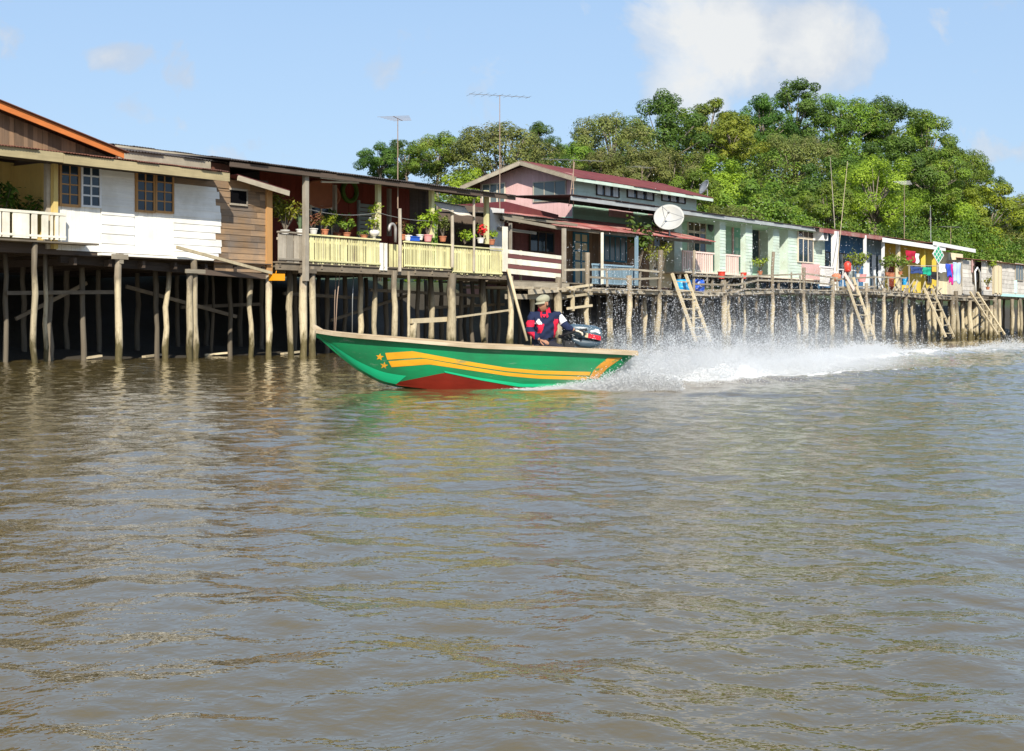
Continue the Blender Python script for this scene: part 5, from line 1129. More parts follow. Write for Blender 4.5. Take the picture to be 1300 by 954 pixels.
leafy('dense low plant behind the lime railing left of the bowl', 440, 303, .5, .45, .5, 'leaf_mid', 'terracotta', n=300, stems=12)
leafy('dark bushy plant inside the veranda below the wreath', 428, 303, 1.2, .8, .5, 'leaf_dark', 'terracotta', n=300, stems=12)
leafy('reddish plant between the curved ornament and the blue box', 510, 305, .3, .5, .3, 'leaf_red', 'terracotta', n=180)
leafy('green plant below the drying rug, right of the middle railing post', 590, 310, .2, .5, .6, 'leaf_bright', None, n=320)
leafy('leafy plant at the right end of the lime railing', 624, 311, .3, .4, .35, 'leaf_bright', 'terracotta', n=150)
r_ = leafy('red flowering plant near the right end of the lime railing', 610, 309, .0, .55, .2, 'leaf_mid', 'pot_white', n=90)
b = MB(); c = Vector(pw(612, 292, -.05))
for i in range(70): d = Vector((rnd.gauss(0, 1), rnd.gauss(0, 1), rnd.gauss(0, 1))).normalized(); leafquad(b, c+d*rnd.uniform(.08, .24), d, .12, rnd.random(), asp=.8)
b.build('flower_head', M['flower_red'], r_)
leafy('dark broad leaved climber in front of the cream wall by the big dish', 812, 340, .9, 2.2, .7, 'leaf_dark', None, n=260, ls=.28, stems=9, group='plants in the ground and on decks')
leafy('yellow green bushy plant beside the wide ladder', 832, 348, .6, 1.3, .8, 'leaf_yellow', 'pot_white', n=360, ls=.14, stems=14, group='plants in the ground and on decks')
leafy('yellow flowered tall plant above the yellow green bush', 842, 340, 1.2, 2.0, .5, 'leaf_yellow', None, n=110, ls=.16, stems=6, group='plants in the ground and on decks')
leafy('low green plant on the porch in front of the mint house window', 965, 349, 1.2, .8, .7, 'leaf_bright', 'terracotta', n=200, ls=.14, group='plants in the ground and on decks')
leafy('round bushy plant by the red float at the ladder top', 1089, 352, .3, 1.5, .85, 'leaf_bright', 'pot_white', n=420, ls=.17, stems=16, group='plants in the ground and on decks')
leafy('bushy green plant left of the dark red towel', 1143, 349, .4, 1.1, .8, 'leaf_mid', 'terracotta', n=320, ls=.18, stems=12, group='plants in the ground and on decks')
leafy('green plant behind the white curtains corner, left of the terracotta pot', 1126, 350, .4, 1.1, .7, 'leaf_mid', 'terracotta', n=280, ls=.17, stems=12, group='plants in the ground and on decks')
leafy('hanging green plant on the whitewashed shack door frame', 1260, 342, .7, .6, .5, 'leaf_bright', None, n=130, ls=.18, group='plants in the ground and on decks')
leafy('small yellow green plant below the whitewashed shack', 1254, 368, .3, .8, .35, 'leaf_yellow', 'terracotta', n=110, ls=.16, group='plants in the ground and on decks')
leafy('large dark plant on the porch at the left edge', 3, 300, 1.0, 1.25, .5, 'leaf_dark', 'terracotta', n=260, ls=.2, stems=10, group='plants in the ground and on decks')
leafy('dark fern like plant behind the white porch railing', 32, 300, 1.2, .85, .6, 'leaf_dark', 'terracotta', n=260, ls=.16, stems=12, group='plants in the ground and on decks')
b = MB(); b.box(S(519, .1), S(529.5, .1), -.03, .2, Z(525, 306, 0), Z(525, 300.5, 0)); s0 = S(519, .1); b.box(s0-.02, S(529.5, .1)+.02, -.05, .22, Z(525, 301.3, 0), Z(525, 300.2, 0))
b.build('blue_box', M['bluepl'], label='blue plastic planter box on the lime railing', cat='planter')
b = MB(); c = pw(498, 304, -.08); P = [(c[0], c[1], c[2])]+[(c[0]+.02-.17*math.cos(a)*1-.0, c[1], c[2]+.42+.20*math.sin(a)) for a in np.linspace(-.2, PI*1.05, 12)][::-1]
P = [(c[0]+.17, c[1], c[2]-.1), (c[0]+.17, c[1], c[2]+.35)]+[(c[0]+.17*math.cos(a), c[1], c[2]+.35+.19*math.sin(a)) for a in np.linspace(.2, PI, 9)]+[(c[0]-.19, c[1], c[2]+.27)]
b.tube(P, [.05, .055]+[.055]*9+[.03], 8); b.build('curved_ornament', M['tin'], smooth=True, label='grey swan neck shaped ornament on the railing by the tall mast', cat='ornament')
b = MB(); b.lathe(pw(475, 304, .0), [(.08, 0), (.05, .1), (.16, .14), (.2, .26), (.12, .32)], 12); b.build('garden_bowl', M['pot_white'], smooth=True, label='pale footed bowl on the railing by the lime post', cat='bowl')
rnd.seed(77)
# ================================================================== speed boat (boat frame: x to the bow, y to the near side, z up)
YB = 22.1; KB = YB/F
YAW = math.radians(4)
FR['boat'] = ((808-CX)*KB, YB+.66, PI+YAW)
LX = lambda px: (808-px)*KB
LZ = lambda py: CH+(HY-py)*KB
GX = [LX(p) for p in (808, 700, 600, 500, 450, 420, 397)]; GZ = [LZ(p) for p in (449, 443.5, 439.5, 431, 427, 424, 420.5)]
GB = [.60, .66, .62, .46, .30, .17, .04]
KX = [LX(p) for p in (808, 745, 700, 620, 560, 520, 500, 480, 450, 420, 397)]; KZ = [LZ(449), -.08, -.10, -.06, LZ(495.5), LZ(491.5), LZ(489), LZ(484.5), LZ(468), LZ(444), LZ(422.5)]
KBM = [.50, .46, .46, .44, .36, .24, .17, .11, .05, .025, .015]
def smoothi(x, X, Y_):
    e = .10; return sum(float(np.interp(x+d*e, X, Y_)) for d in (-1, -.5, 0, .5, 1))/5
def hull(lx, v, side=1, off=0.0):
    zg, zk = float(np.interp(lx, GX, GZ)), smoothi(lx, KX[::1], KZ) if lx > 1 else float(np.interp(lx, KX, KZ))
    bg_, bk = smoothi(lx, GX, GB), smoothi(lx, KX, KBM)
    z = zk+(zg-zk)*v; y = bk+(bg_-bk)*(max(0, v)**.8)+.02*math.sin(PI*v)
    return Vector((lx, side*(y+off), z))
def hz(lx, z, off=0.004):
    zg, zk = float(np.interp(lx, GX, GZ)), smoothi(lx, KX, KZ) if lx > 1 else float(np.interp(lx, KX, KZ))
    return hull(lx, min(1, max(-.02, (z-zk)/max(.01, zg-zk))) if zg > zk else 1, 1, off)
M['boatgreen'] = mk('boat_green_paint', (.004, .23, .085), rough=.28, var=.02, st=(1.2, 6, 9), sv=.30, grime=(.02, .12, .055), ga=.7, bump=.12, spec=.5, wear=(.16, .30, .2), wa=.325)
M['boatlit'] = mk('boat_green_lit', (.01, .46, .21), rough=.3, var=.02, st=(1.2, 6, 9), sv=.2, bump=.05, spec=.5)  # lit tone of the hull green, stands for light on bow and chine
M['boatorange'] = mk('boat_orange_paint', (.66, .32, .018), rough=.4, var=.03, st=(1.5, 8, 8), sv=.35, wear=(.3, .25, .08), wa=.33, bump=.05, spec=.4)
M['boatworn'] = mk('boat_worn_orange', (.52, .23, .03), rough=.5, var=.1, st=(5, 8, 8), sv=.4, wear=(.03, .2, .08), wa=.42)
M['boatred'] = mk('boat_red_bottom', (.18, .016, .008), rough=.4, var=.05, st=(1.2, 5, 6), sv=.4, grime=(.1, .01, .005), ga=.6, bump=.05)
M['boatrail'] = mk('boat_rail_wood', (.46, .385, .28), rough=.6, var=.2, st=(1.0, 12, 12), sv=.5, grime=(.24, .17, .09), ga=.8, gs=1.1)
M['boatin'] = mk('boat_inside', (.12, .22, .14), rough=.7, var=.2, st=(1.2, 8, 8), sv=.3, grime=(.2, .15, .1), ga=.6)
M['gunwale'] = mk('boat_gunwale_wood', (.36, .27, .17), rough=.65, var=.2, st=(1.0, 12, 12), sv=.4, grime=(.5, .44, .34), ga=.7, gs=.5)
boat = thing('motor_boat', 'green open motor boat with orange stripes and stars, racing over the river', 'boat', (2.4, 0, 0), frame='boat')
b = MB(); NU, NV = 110, 12
XS = np.linspace(0.0, GX[-1], NU+1)
def hp(i, j, side, off): return hull(float(XS[int(round(i*NU))]), j, side, off)
b.grid(lambda i, j: hp(i, j, 1, 0), NU, NV, .5); b.grid(lambda i, j: hp(i, j, -1, 0), NU, NV, .5)
b.grid(lambda i, j: (lambda p: Vector((p.x, p.y*(1-2*j), p.z-.05*math.sin(PI*j))))(hp(i, 0, 1, 0)), NU, 6, .5)
b.build('hull', M['boatgreen'], boat, smooth=True)
b = MB()
for sd in (1, -1): b.grid(lambda i, j, sd=sd: (lambda p: Vector((p.x, sd*max(.0, p.y-.03), p.z+.03*(1-j))))(hp(i*.96+.0, .08+.9*j, 1, 0)), NU, 4, .5)
b.grid(lambda i, j: (lambda p: Vector((p.x, (p.y-.03)*(1-2*j), max(p.z+.04, .04))))(hp(i*.93+.02, .12, 1, 0)), NU, 3, .5); b.build('inner_lining', M['boatin'], boat, smooth=True)
b = MB(); x = .70; p0, p1 = hull(x, 0, 1), hull(x, .96, 1); b.prism([(x, -p0.y, p0.z), (x, p0.y, p0.z), (x, p1.y, p1.z), (x, -p1.y, p1.z)], (.05, 0, 0)); b.build('transom', M['boatin'], boat)
def railstrip(z0, z1, y0, y1, sd, name='rub_rail', m='boatrail', xe=1.0):
    b = MB(); v = []; n = 60
    for i in range(n+1):
        lx = .02+(GX[-1]-.02)*xe*i/n; g = hull(max(0, lx), 1, 1); k = min(1, .25+g.y/.2)
        for yy, zz in ((y0, z0), (y1, z0), (y1, z1), (y0, z1)): v.append((lx, sd*max(.0, g.y+yy*k), g.z+zz))
    f = [(i*4+k, i*4+(k+1) % 4, (i+1)*4+(k+1) % 4, (i+1)*4+k) for i in range(n) for k in range(4)]+[(3, 2, 1, 0), (n*4, n*4+1, n*4+2, n*4+3)]
    b._add(v, f, .4); return b.build(name, M[m], boat)
for sd in (1, -1): railstrip(-.034, .020, -.02, .085, sd); railstrip(.022, .040, -.09, .03, sd, 'gunwale', 'gunwale')
b = MB(); g = hull(GX[-1], 1); b.prism([(g.x-.1, -.06, g.z-.06), (g.x-.1, .06, g.z-.06), (g.x+.05, .02, g.z+.03), (g.x+.05, -.02, g.z+.03)], (0, 0, .09)); b.build('stem_cap', M['boatrail'], boat)
for x, w in ((1.05, .28), (2.3, .22), (3.4, .2)): p = hull(x, .72); b = MB(); b.box(x-w/2, x+w/2, -p.y+.04, p.y-.04, p.z-.03, p.z+.02); b.build('thwart', M['boatrail'], boat)
def decal(name, top, bot, m, n=60, off=.004, sd=1):
    b = MB(); x0, x1 = LX(top[0][0]), LX(top[-1][0])
    def P(i, j):
        px = top[0][0]+(top[-1][0]-top[0][0])*i; ya = float(np.interp(px, [q[0] for q in top], [q[1] for q in top])); bx = bot[0][0]+(bot[-1][0]-bot[0][0])*i; yb = float(np.interp(bx, [q[0] for q in bot], [q[1] for q in bot]))
        pp = px+(bx-px)*j; return hz(LX(pp), LZ(ya+(yb-ya)*j), off)
    b.grid(P, n, 4, .5); return b.build(name, M[m], boat)
decal('stripe', [(486, 448.4), (520.4, 446), (600, 460.5), (640, 467), (680, 470.5), (747, 472.4)], [(488.5, 457.2), (532, 454.2), (600, 465.6), (640, 471.5), (680, 475), (745, 477.2)], 'boatorange')
decal('stripe', [(490, 458.9), (535.7, 455.6), (600, 467), (640, 473), (680, 476.6), (744, 478.6)], [(494, 466.6), (542, 462.8), (600, 471.2), (640, 477.4), (680, 481), (741, 483)], 'boatorange')
decal('worn_stripe', [(744, 481), (752, 468), (768, 454.5)], [(756, 481.5), (768, 468), (787, 454.5)], 'boatworn', 14, .006)
decal('red_bottom', [(497, 487), (561, 473.5), (605, 482), (643, 490), (670, 493.8), (740, 496)], [(500, 490), (561, 498), (605, 499), (643, 500), (670, 500), (740, 500)], 'boatred', off=.003)
decal('chine_highlight', [(560, 470.8), (605, 479.6), (660, 487.6), (742, 487.4)], [(562, 473.2), (605, 482.6), (655, 491.5), (738, 492)], 'boatlit', off=.012)  # strip along the chine, its highlight put into the paler colour
for px, py in ((479, 453.6), (484.5, 464.6)):
    b = MB(); c = (px, py); ring = [(c[0]+(5.4 if k % 2 == 0 else 2.3)*math.sin(PI*k/5+.15), c[1]-(5.0 if k % 2 == 0 else 2.2)*math.cos(PI*k/5+.15)) for k in range(10)]
    v = [hz(LX(c[0]), LZ(c[1]), .006)]+[hz(LX(a), LZ(q), .006) for a, q in ring]; b._add(v, [(0, 1+k, 1+(k+1) % 10) for k in range(10)], .5); b.build('star', M['boatorange'], boat)
# light on the bow edge, put in as a paler green strip
b = MB()
for sd in (1, -1): b.grid(lambda i, j, sd=sd: (lambda lx: (lambda p: Vector((p.x+.004, sd*(p.y+.005), p.z)))(hull(lx-.16*j*(1-.0*i), max(0, min(1, .02+.0*j)) if False else j*.22, 1)))(LX(500)+(LX(405)-LX(500))*i), 30, 4, .5)
b.build('lit_bow_edge', M['boatlit'], boat, smooth=True)
# ================================================================== outboard motor
M['cowl'] = mk('engine_cowl', (.055, .095, .13), rough=.3, var=.02, st=(3, 3, 3), sv=.12, bump=0, spec=.5)
M['cowllow'] = mk('engine_lower_cowl', (.04, .065, .09), rough=.35, var=.02, st=(3, 3, 3), sv=.12, bump=0, spec=.5)
M['blackrub'] = mk('black_rubber', (.018, .018, .02), rough=.5, var=.1, st=(4, 4, 4), sv=.2, bump=0)
M['markred'] = mk('engine_red', (.62, .02, .035), rough=.35, var=.02, st=(3, 3, 3), sv=.08, bump=0)
eng = thing('outboard_motor', 'dark blue grey outboard motor with red band on the boat stern', 'outboard motor', (LX(745), 0, .4), frame='boat')
def EX(px): return LX(px)
def cowlsec(secs, name, m, smooth=True):
    """secs: list of (px, z0, z1, halfwidth) along the motor, rounded sections"""
    b = MB(); v = []; n = 20
    for px, za_, zb_, hw in secs:
        for k in range(n):
            a = 2*PI*k/n; c, s = math.cos(a), math.sin(a); q = 4.0
            cx = math.copysign(abs(c)**(2/q), c); sx = math.copysign(abs(s)**(2/q), s)
            v.append((EX(px), hw*cx, (za_+zb_)/2+(zb_-za_)/2*sx))
    N = len(secs); f = [(i*n+k, i*n+(k+1) % n, (i+1)*n+(k+1) % n, (i+1)*n+k) for i in range(N-1) for k in range(n)]+[tuple(range(n))[::-1], tuple(range((N-1)*n, N*n))]
    b._add(v, f, .5); return b.build(name, M[m], eng, smooth=smooth)
def ez(py): return CH+(HY-py)*(YB+.5)/F
cowlsec([(723.5, ez(426), ez(414.5), .13), (725, ez(428.5), ez(412.6), .165), (729, ez(429), ez(411.6), .18), (745, ez(431.5), ez(412.2), .185), (758, ez(433), ez(414), .175), (764, ez(433), ez(416.5), .15), (766, ez(431), ez(420), .11)], 'cowl', 'cowl')
cowlsec([(726, ez(432), ez(427.5), .15), (729, ez(436), ez(428.6), .165), (738, ez(441.5), ez(430.2), .165), (752, ez(442.5), ez(432), .155), (762, ez(440), ez(433), .13), (765, ez(437.5), ez(433.5), .10)], 'lower_cowl', 'cowllow')
def cband(pts0, pts1, m, name, off):
    b = MB()
    def P(i, j):
        px0 = pts0[0][0]+(pts0[-1][0]-pts0[0][0])*i; y0 = np.interp(px0, [p[0] for p in pts0], [p[1] for p in pts0]); px1 = pts1[0][0]+(pts1[-1][0]-pts1[0][0])*i; y1 = np.interp(px1, [p[0] for p in pts1], [p[1] for p in pts1])
        px = px0+(px1-px0)*j; hw = float(np.interp(px, [723.5, 725, 729, 745, 758, 764, 766], [.13, .165, .18, .185, .175, .15, .11])); return (EX(px), hw+off, ez(float(y0+(y1-y0)*j)))
    b.grid(P, 14, 3, .5, (0, -.01, 0)); return b.build(name, M[m], eng)
cband([(748, 423.6), (764.2, 427)], [(747.5, 429.2), (764.2, 432.4)], 'markred', 'red_band', .006); cband([(743.5, 422.4), (747.4, 423.3)], [(743, 428.2), (747, 429)], 'palewood', 'badge', .006)
cband([(750, 420.2), (757, 418.6), (763.5, 422.2)], [(751, 422.2), (757, 421.8), (763.5, 424.4)], 'whitemetal', 'white_mark', .006); cband([(756, 417.6), (761, 418.6)], [(758, 419.4), (763, 421)], 'whitemetal', 'white_mark', .007)
b = MB(); x = EX(738); b.box(x-.12, x+.10, -.10, .10, .28, ez(440)); b.build('leg', M['cowllow'], eng)
b = MB(); b.prism([(x-.22, -.045, -.45), (x+.06, -.03, -.45), (x+.08, -.05, .28), (x-.14, -.06, .28)], (0, .1, 0)); b.box(x-.3, x+.08, -.14, .14, -.16, -.13); b.build('drive_leg', M['cowllow'], eng)
b = MB(); xc = EX(726); b.box(xc-.05, xc+.10, -.14, .14, .38, ez(433)); b.box(xc+.02, xc+.2, -.09, -.03, .40, .62); b.box(xc+.02, xc+.2, .03, .09, .40, .62); b.tube([(xc+.05, -.17, .60), (xc+.05, .17, .60)], .03, 8); b.build('clamp_bracket', M['blackrub'], eng)
b = MB(); b.tube([(xc, .05, ez(432)), (xc+.2, .11, ez(427)), (EX(741)+.0, .24, ez(423)), (EX(732)+.0, .24, ez(421))][:2], .03, 8); b.build('steering_arm', M['blackrub'], eng)
hand = Vector((EX(737), .27, ez(421)))
b = MB(); b.tube([(xc+.18, .11, ez(428)), (xc+.10, .20, ez(424.5)), tuple(hand+Vector((.09, -.005, -.0))), tuple(hand+Vector((-.10, .0, .03)))], [.022, .022, .024, .024], 8); b.build('tiller_handle', M['blackrub'], eng)
b = MB(); b.box(EX(722), EX(703), -.20, .16, .40, .62); b.lathe((EX(712), 0, .62), [(.05, 0), (.05, .03), (.02, .05)], 10); b.tube([(EX(720), .1, .64), (EX(712), .13, .70), (EX(704), .1, .65)], .014, 6); b.build('fuel_tank', M['blackrub'], label='black fuel tank on the boat floor before the outboard motor', cat='fuel tank', frame='boat')
# ================================================================== boatman
def skinned(V_, E, R, root=0, sub=2):
    me = bpy.data.meshes.new('tmp'); me.from_pydata([tuple(v) for v in V_], E, []); o = bpy.data.objects.new('tmp', me); col.objects.link(o)
    o.modifiers.new('s', 'SKIN'); sk = me.skin_vertices[0].data
    for i, r in enumerate(R): sk[i].radius = (r, r) if not hasattr(r, '__len__') else r
    for i in range(len(sk)): sk[i].use_root = (i == root)
    m = o.modifiers.new('d', 'SUBSURF'); m.levels = sub; m.render_levels = sub
    dg = bpy.context.evaluated_depsgraph_get(); ev = o.evaluated_get(dg); em = ev.to_mesh()
    vs = [v.co.copy() for v in em.vertices]; fs = [tuple(p.vertices) for p in em.polygons]
    ev.to_mesh_clear(); bpy.data.objects.remove(o); bpy.data.meshes.remove(me); return vs, fs
M['skin'] = mk('skin', (.36, .18, .11), rough=.5, var=0, st=(8, 8, 8), sv=.12, bump=.03)
M['navy'] = cloth('jacket_navy', (.018, .025, .060)); M['jred'] = cloth('jacket_red', (.60, .02, .05)); M['jwhite'] = cloth('jacket_white', (.72, .72, .72)); M['cap'] = cloth('cap_khaki', (.30, .29, .21)); M['trouser'] = cloth('trousers_dark', (.03, .03, .04)); M['glove'] = cloth('glove_white', (.68, .60, .48)); M['hair'] = mk('hair', (.012, .01, .009), rough=.6, var=0, bump=0)
# person frame: world axes about the hips: X right in the picture, Y away, Z up
PX = (691-CX)/F*22.5; FR['man'] = (PX, 22.55, 0)
man = thing('person', 'person in navy, red and white jacket and flat cap steering the boat', 'person', (0, 0, .62), frame='man')
def wz(py, y): return CH+(HY-py)/F*(22.55+y)
def wx(px, y): return (px-CX)/F*(22.55+y)-PX
LSH, RSH = Vector((wx(709, .03), .03, 1.155)), Vector((wx(675.5, -.03), -.03, 1.15))       # image-right / image-left shoulder
neck = Vector((wx(691, -.03), -.03, 1.215)); headc = Vector((wx(690, -.10), -.10, 1.345))
LEL = Vector((wx(717, .02), .02, wz(417, 0)-.02)); 
th = toworld('boat', hand); LHA = Vector((th.x-PX, th.y-22.55, th.z)); LWR = LHA+Vector((-.095, .0, .015))
LEL = LSH.lerp(LWR, .48)+Vector((-.01, .03, -.05))
REL = Vector((wx(672, -.12), -.12, .92)); RWR = Vector((wx(685, -.30), -.30, .775)); RHA = RWR+Vector((.08, -.05, -.02))
hip = Vector((0, .02, .68)); chest = Vector((wx(692, 0), 0, 1.06)); waist = Vector((wx(691.5, .01), .01, .84))
KNL, KNR = Vector((.28, -.26, .62)), Vector((-.10, -.30, .62)); FTL, FTR = Vector((.24, -.16, .17)), Vector((-.14, -.16, .17))
V_ = [hip, waist, chest, neck, headc+Vector((.01, .03, -.06)), LSH, LEL, LWR, RSH, REL, RWR, hip+Vector((.1, -.02, -.02)), KNL, FTL, hip+Vector((-.1, -.02, -.02)), KNR, FTR, FTL+Vector((-.02, -.10, -.03)), FTR+Vector((-.05, -.10, -.03))]
E = [(0, 1), (1, 2), (2, 3), (3, 4), (2, 5), (5, 6), (6, 7), (2, 8), (8, 9), (9, 10), (0, 11), (11, 12), (12, 13), (0, 14), (14, 15), (15, 16), (13, 17), (16, 18)]
R = [(.14, .11), (.135, .10), (.15, .11), .055, .06, .062, .045, .030, .062, .045, .030, .085, .06, .042, .085, .06, .042, .035, .035]
body = MB(); vs, fs = skinned(V_, E, R); body._add(vs, fs, .5)
# head: profile-shaped with brow, nose, lips, chin, ears; turned to the bow and bowed a little
HR = Matrix.Rotation(math.radians(-52), 3, 'Z') @ Matrix.Rotation(math.radians(10), 3, 'X')          # face looks along -Y of the head
def headpt(a, e):
    d = Vector((math.sin(a)*math.cos(e), -math.cos(a)*math.cos(e), math.sin(e)))
    r = Vector((d.x*.076, d.y*.094, d.z*.122))
    f = max(0, -d.y); z = r.z
    if z < -.02: r.x *= 1-.9*(-.02-z)*2.2; 
    def bump(az, zz, wa, wz_, amt): return amt*math.exp(-((a-az)/wa)**2-((z-zz)/wz_)**2)
    o = bump(0, -.018, .16, .026, .026)+bump(0, .005, .12, .03, .010)+bump(0, .038, .6, .014, .007)-bump(.36, .018, .2, .014, .010)-bump(-.36, .018, .2, .014, .010)+bump(0, -.058, .3, .009, .009)+bump(0, -.07, .28, .007, .006)-bump(0, -.064, .3, .004, .005)+bump(0, -.098, .3, .02, .012)
    return headc+HR@(r+d*o)
hv = []; NA, NE = 48, 34
for j in range(NE+1):
    e = -PI/2+PI*j/NE
    for i in range(NA): a = -PI+2*PI*i/NA; hv.append(headpt(a, e))
body._add(hv, [(j*NA+i, j*NA+(i+1) % NA, (j+1)*NA+(i+1) % NA, (j+1)*NA+i) for j in range(NE) for i in range(NA)], .5)
for sgn in (-1, 1):
    c = headc+HR@Vector((sgn*.078, .012, -.002)); ev_, ef = [], []
    for j in range(7):
        for i in range(12):
            e = -PI/2+PI*j/6; a = 2*PI*i/12; ev_.append(c+HR@Vector((sgn*.012*math.cos(e)*math.cos(a), .020*math.cos(e)*math.sin(a), .034*math.sin(e))))
    body._add(ev_, [(j*12+i, j*12+(i+1) % 12, (j+1)*12+(i+1) % 12, (j+1)*12+i) for j in range(6) for i in range(12)], .5)
def fingers(wr, palm_dir, up, curl, sgn):
    """palm and five unequal bent fingers, rooted in the palm"""
    d = palm_dir.normalized(); u = up.normalized(); s = d.cross(u).normalized()
    out = [([wr, wr+d*.045, wr+d*.085], [(0, 1), (1, 2)], [(.026, .020), (.036, .020), (.036, .018)])]
    for k, (o, L) in enumerate(((-.030, .062), (-.010, .072), (.010, .068), (.029, .054))):
        p = wr+d*.07+s*o; q = wr+d*.092+s*o; r1 = q+(d*math.cos(curl*.5)-u*math.sin(curl*.5))*L*.5; r2 = r1+(d*math.cos(curl*1.3)-u*math.sin(curl*1.3))*L*.38; r3 = r2+(d*math.cos(curl*2.1)-u*math.sin(curl*2.1))*L*.30
        out.append(([p, q, r1, r2, r3], [(0, 1), (1, 2), (2, 3), (3, 4)], [.009, .010, .0095, .0088, .0075]))
    p = wr+d*.03+s*-.02*sgn; t1 = p+s*-.03*sgn+d*.025-u*.012; t2 = t1+d*.03-u*.02+s*-.006*sgn; t3_ = t2+d*.018-u*.018+s*.008*sgn
    out.append(([p, t1, t2, t3_], [(0, 1), (1, 2), (2, 3)], [.011, .0115, .0105, .009])); return out
glove = MB()
for V2, E2, R2 in fingers(LWR, LHA-LWR+Vector((.02, -.01, -.01)), Vector((0, -.25, 1)), 1.0, 1): a, c = skinned(V2, E2, R2, sub=1); glove._add(a, c, .5)
for V2, E2, R2 in fingers(RWR, RHA-RWR, Vector((-.2, -.3, 1)), .55, -1): a, c = skinned(V2, E2, R2, sub=1); body._add(a, c, .5)
bo = body.build('body', M['skin'], man, smooth=True)
glove.build('glove', M['glove'], man, smooth=True)
b = MB()
for sgn in (-1, 1):
    c = headc+HR@Vector((sgn*.031, -.079, .016)); a = []; ff = []
    for j in range(5):
        for i in range(10): e = -PI/2+PI*j/4; q = 2*PI*i/10; a.append(c+HR@(Vector((math.cos(e)*math.cos(q)*1.2, math.cos(e)*math.sin(q)*.6, math.sin(e)*.7))*.0085))
    b._add(a, [(j*10+i, j*10+(i+1) % 10, (j+1)*10+(i+1) % 10, (j+1)*10+i) for j in range(4) for i in range(10)], .5)
b.build('eye', M['hair'], man, smooth=True)
# jacket: same skeleton, fuller; colour panels by place
b = MB()
VJ = [hip+Vector((0, 0, -.02)), waist, chest+Vector((0, 0, .01)), neck+Vector((0, .0, -.03)), LSH, LSH.lerp(LEL, .5), LEL, LWR+Vector((-.012, 0, 0)), RSH, RSH.lerp(REL, .5), REL, RWR+(REL-RWR)*.05]
EJ = [(0, 1), (1, 2), (2, 3), (2, 4), (4, 5), (5, 6), (6, 7), (2, 8), (8, 9), (9, 10), (10, 11)]
RJ = [(.165, .135), (.175, .13), (.185, .14), .075, .088, .076, .066, .046, .09, .08, .07, .048]
vs, fs = skinned(VJ, EJ, RJ, sub=4)
rr = random.Random(3)
vs = [v+Vector((.006*math.sin(v.z*55+v.x*30), .006*math.sin(v.z*47-v.x*38+1), .004*math.sin(v.x*50))) for v in vs]
b._add(vs, fs, .5)
def panel(c):
    arm_l = c.x > LSH.x+.015; arm_r = c.x < RSH.x+.035
    if arm_l:
        u = (c-LSH).dot((LEL-LSH).normalized())/(LEL-LSH).length
        return 2 if .08 < u < .72 else 0
    if LSH.x-.075 < c.x < LSH.x-.005 and c.z < 1.10 and c.y < .06: return 1
    if arm_r and .98 < c.z < 1.085: return 1
    if arm_r and c.z < .90: return 1
    dx, dz = c.x-(RSH.x+.10), c.z-1.035
    if c.y < 0 and abs(dx)+abs(dz)*.8 < .062: return 2 if dz > -.012 else 1
    dx, dz = c.x-(RSH.x+.135), c.z-.955
    if c.y < 0 and abs(dx-.3*dz) < .035 and abs(dz) < .07: return 1
    return 0
b.m = [panel(sum((Vector(b.v[i]) for i in f), Vector())/len(f)) for f in b.f]
b.build('jacket', [M['navy'], M['jred'], M['jwhite']], man, smooth=True)
b = MB(); cn = neck+Vector((-.004, -.012, -.015)); N = 26                # open stand collar
def colp(i, j):
    a = -PI*.5+.32+(2*PI-.64)*i; rr_ = .078+.028*(1-j)+.012*math.sin(a*3); return cn+Vector((math.cos(a)*rr_*1.05, math.sin(a)*rr_*.95, -.035+.10*j+.02*math.cos(a*2)-.03*(1-j)*max(0, -math.sin(a))))
b.grid(colp, N, 4, .5, (0, 0, .008)); b.prism([cn+Vector((-.040, -.088, -.02)), cn+Vector((.036, -.088, -.02)), cn+Vector((.0, -.120, -.075))], (0, .02, 0)); b.build('collar', M['jred'], man, smooth=False)
b = MB(); VT = [hip+Vector((0, 0, -.02)), hip+Vector((.1, -.05, -.02)), KNL, FTL+Vector((0, .0, .06)), hip+Vector((-.1, -.05, -.02)), KNR, FTR+Vector((0, 0, .06))]
vs, fs = skinned(VT, [(0, 1), (1, 2), (2, 3), (0, 4), (4, 5), (5, 6)], [.15, .105, .078, .062, .105, .078, .062]); b._add(vs, fs, .5); b.build('trousers', M['trouser'], man, smooth=True)
# flat cap: soft crown pulled forward, short peak, hair showing at the back
b = MB(); cc = headc+HR@Vector((0, .004, .048)); NA = 40; v = []
prof = [(1.0, -.012), (1.06, .004), (1.12, .025), (1.10, .050), (.92, .076), (.6, .092), (.25, .098), (.03, .099)]
for r, z in prof:
    for i in range(NA): a = 2*PI*i/NA; fw = max(0, -math.sin(a)); v.append(cc+HR@Vector((math.cos(a)*.084*r, math.sin(a)*.104*r-.012*fw*(z > 0), z-.022*fw*(z/.1))))
n = len(prof); b._add(v, [(j*NA+i, j*NA+(i+1) % NA, (j+1)*NA+(i+1) % NA, (j+1)*NA+i) for j in range(n-1) for i in range(NA)]+[tuple(range((n-1)*NA, n*NA))], .5); cp = b.build('cap', M['cap'], man, smooth=True)
b = MB(); b.grid(lambda i, j: cc+HR@Vector((math.cos(-PI+.35+(PI-.7)*i)*(.084+.02*j), math.sin(-PI+.35+(PI-.7)*i)*(.100+.055*j), -.004-.03*j)), 16, 4, .5, HR@Vector((0, 0, .008))); b.build('peak', M['cap'], cp)
b = MB(); v = []
for j in range(6):
    for i in range(25): a = .12*PI+.76*PI*2*(i/24)*.66-.0; e = -.45+.6*j/5; a = -.12+ (PI+.24)*i/24; v.append(headc+HR@Vector((math.cos(a)*.081*math.cos(e), math.sin(a)*.099*math.cos(e), .122*math.sin(e)*.95)))
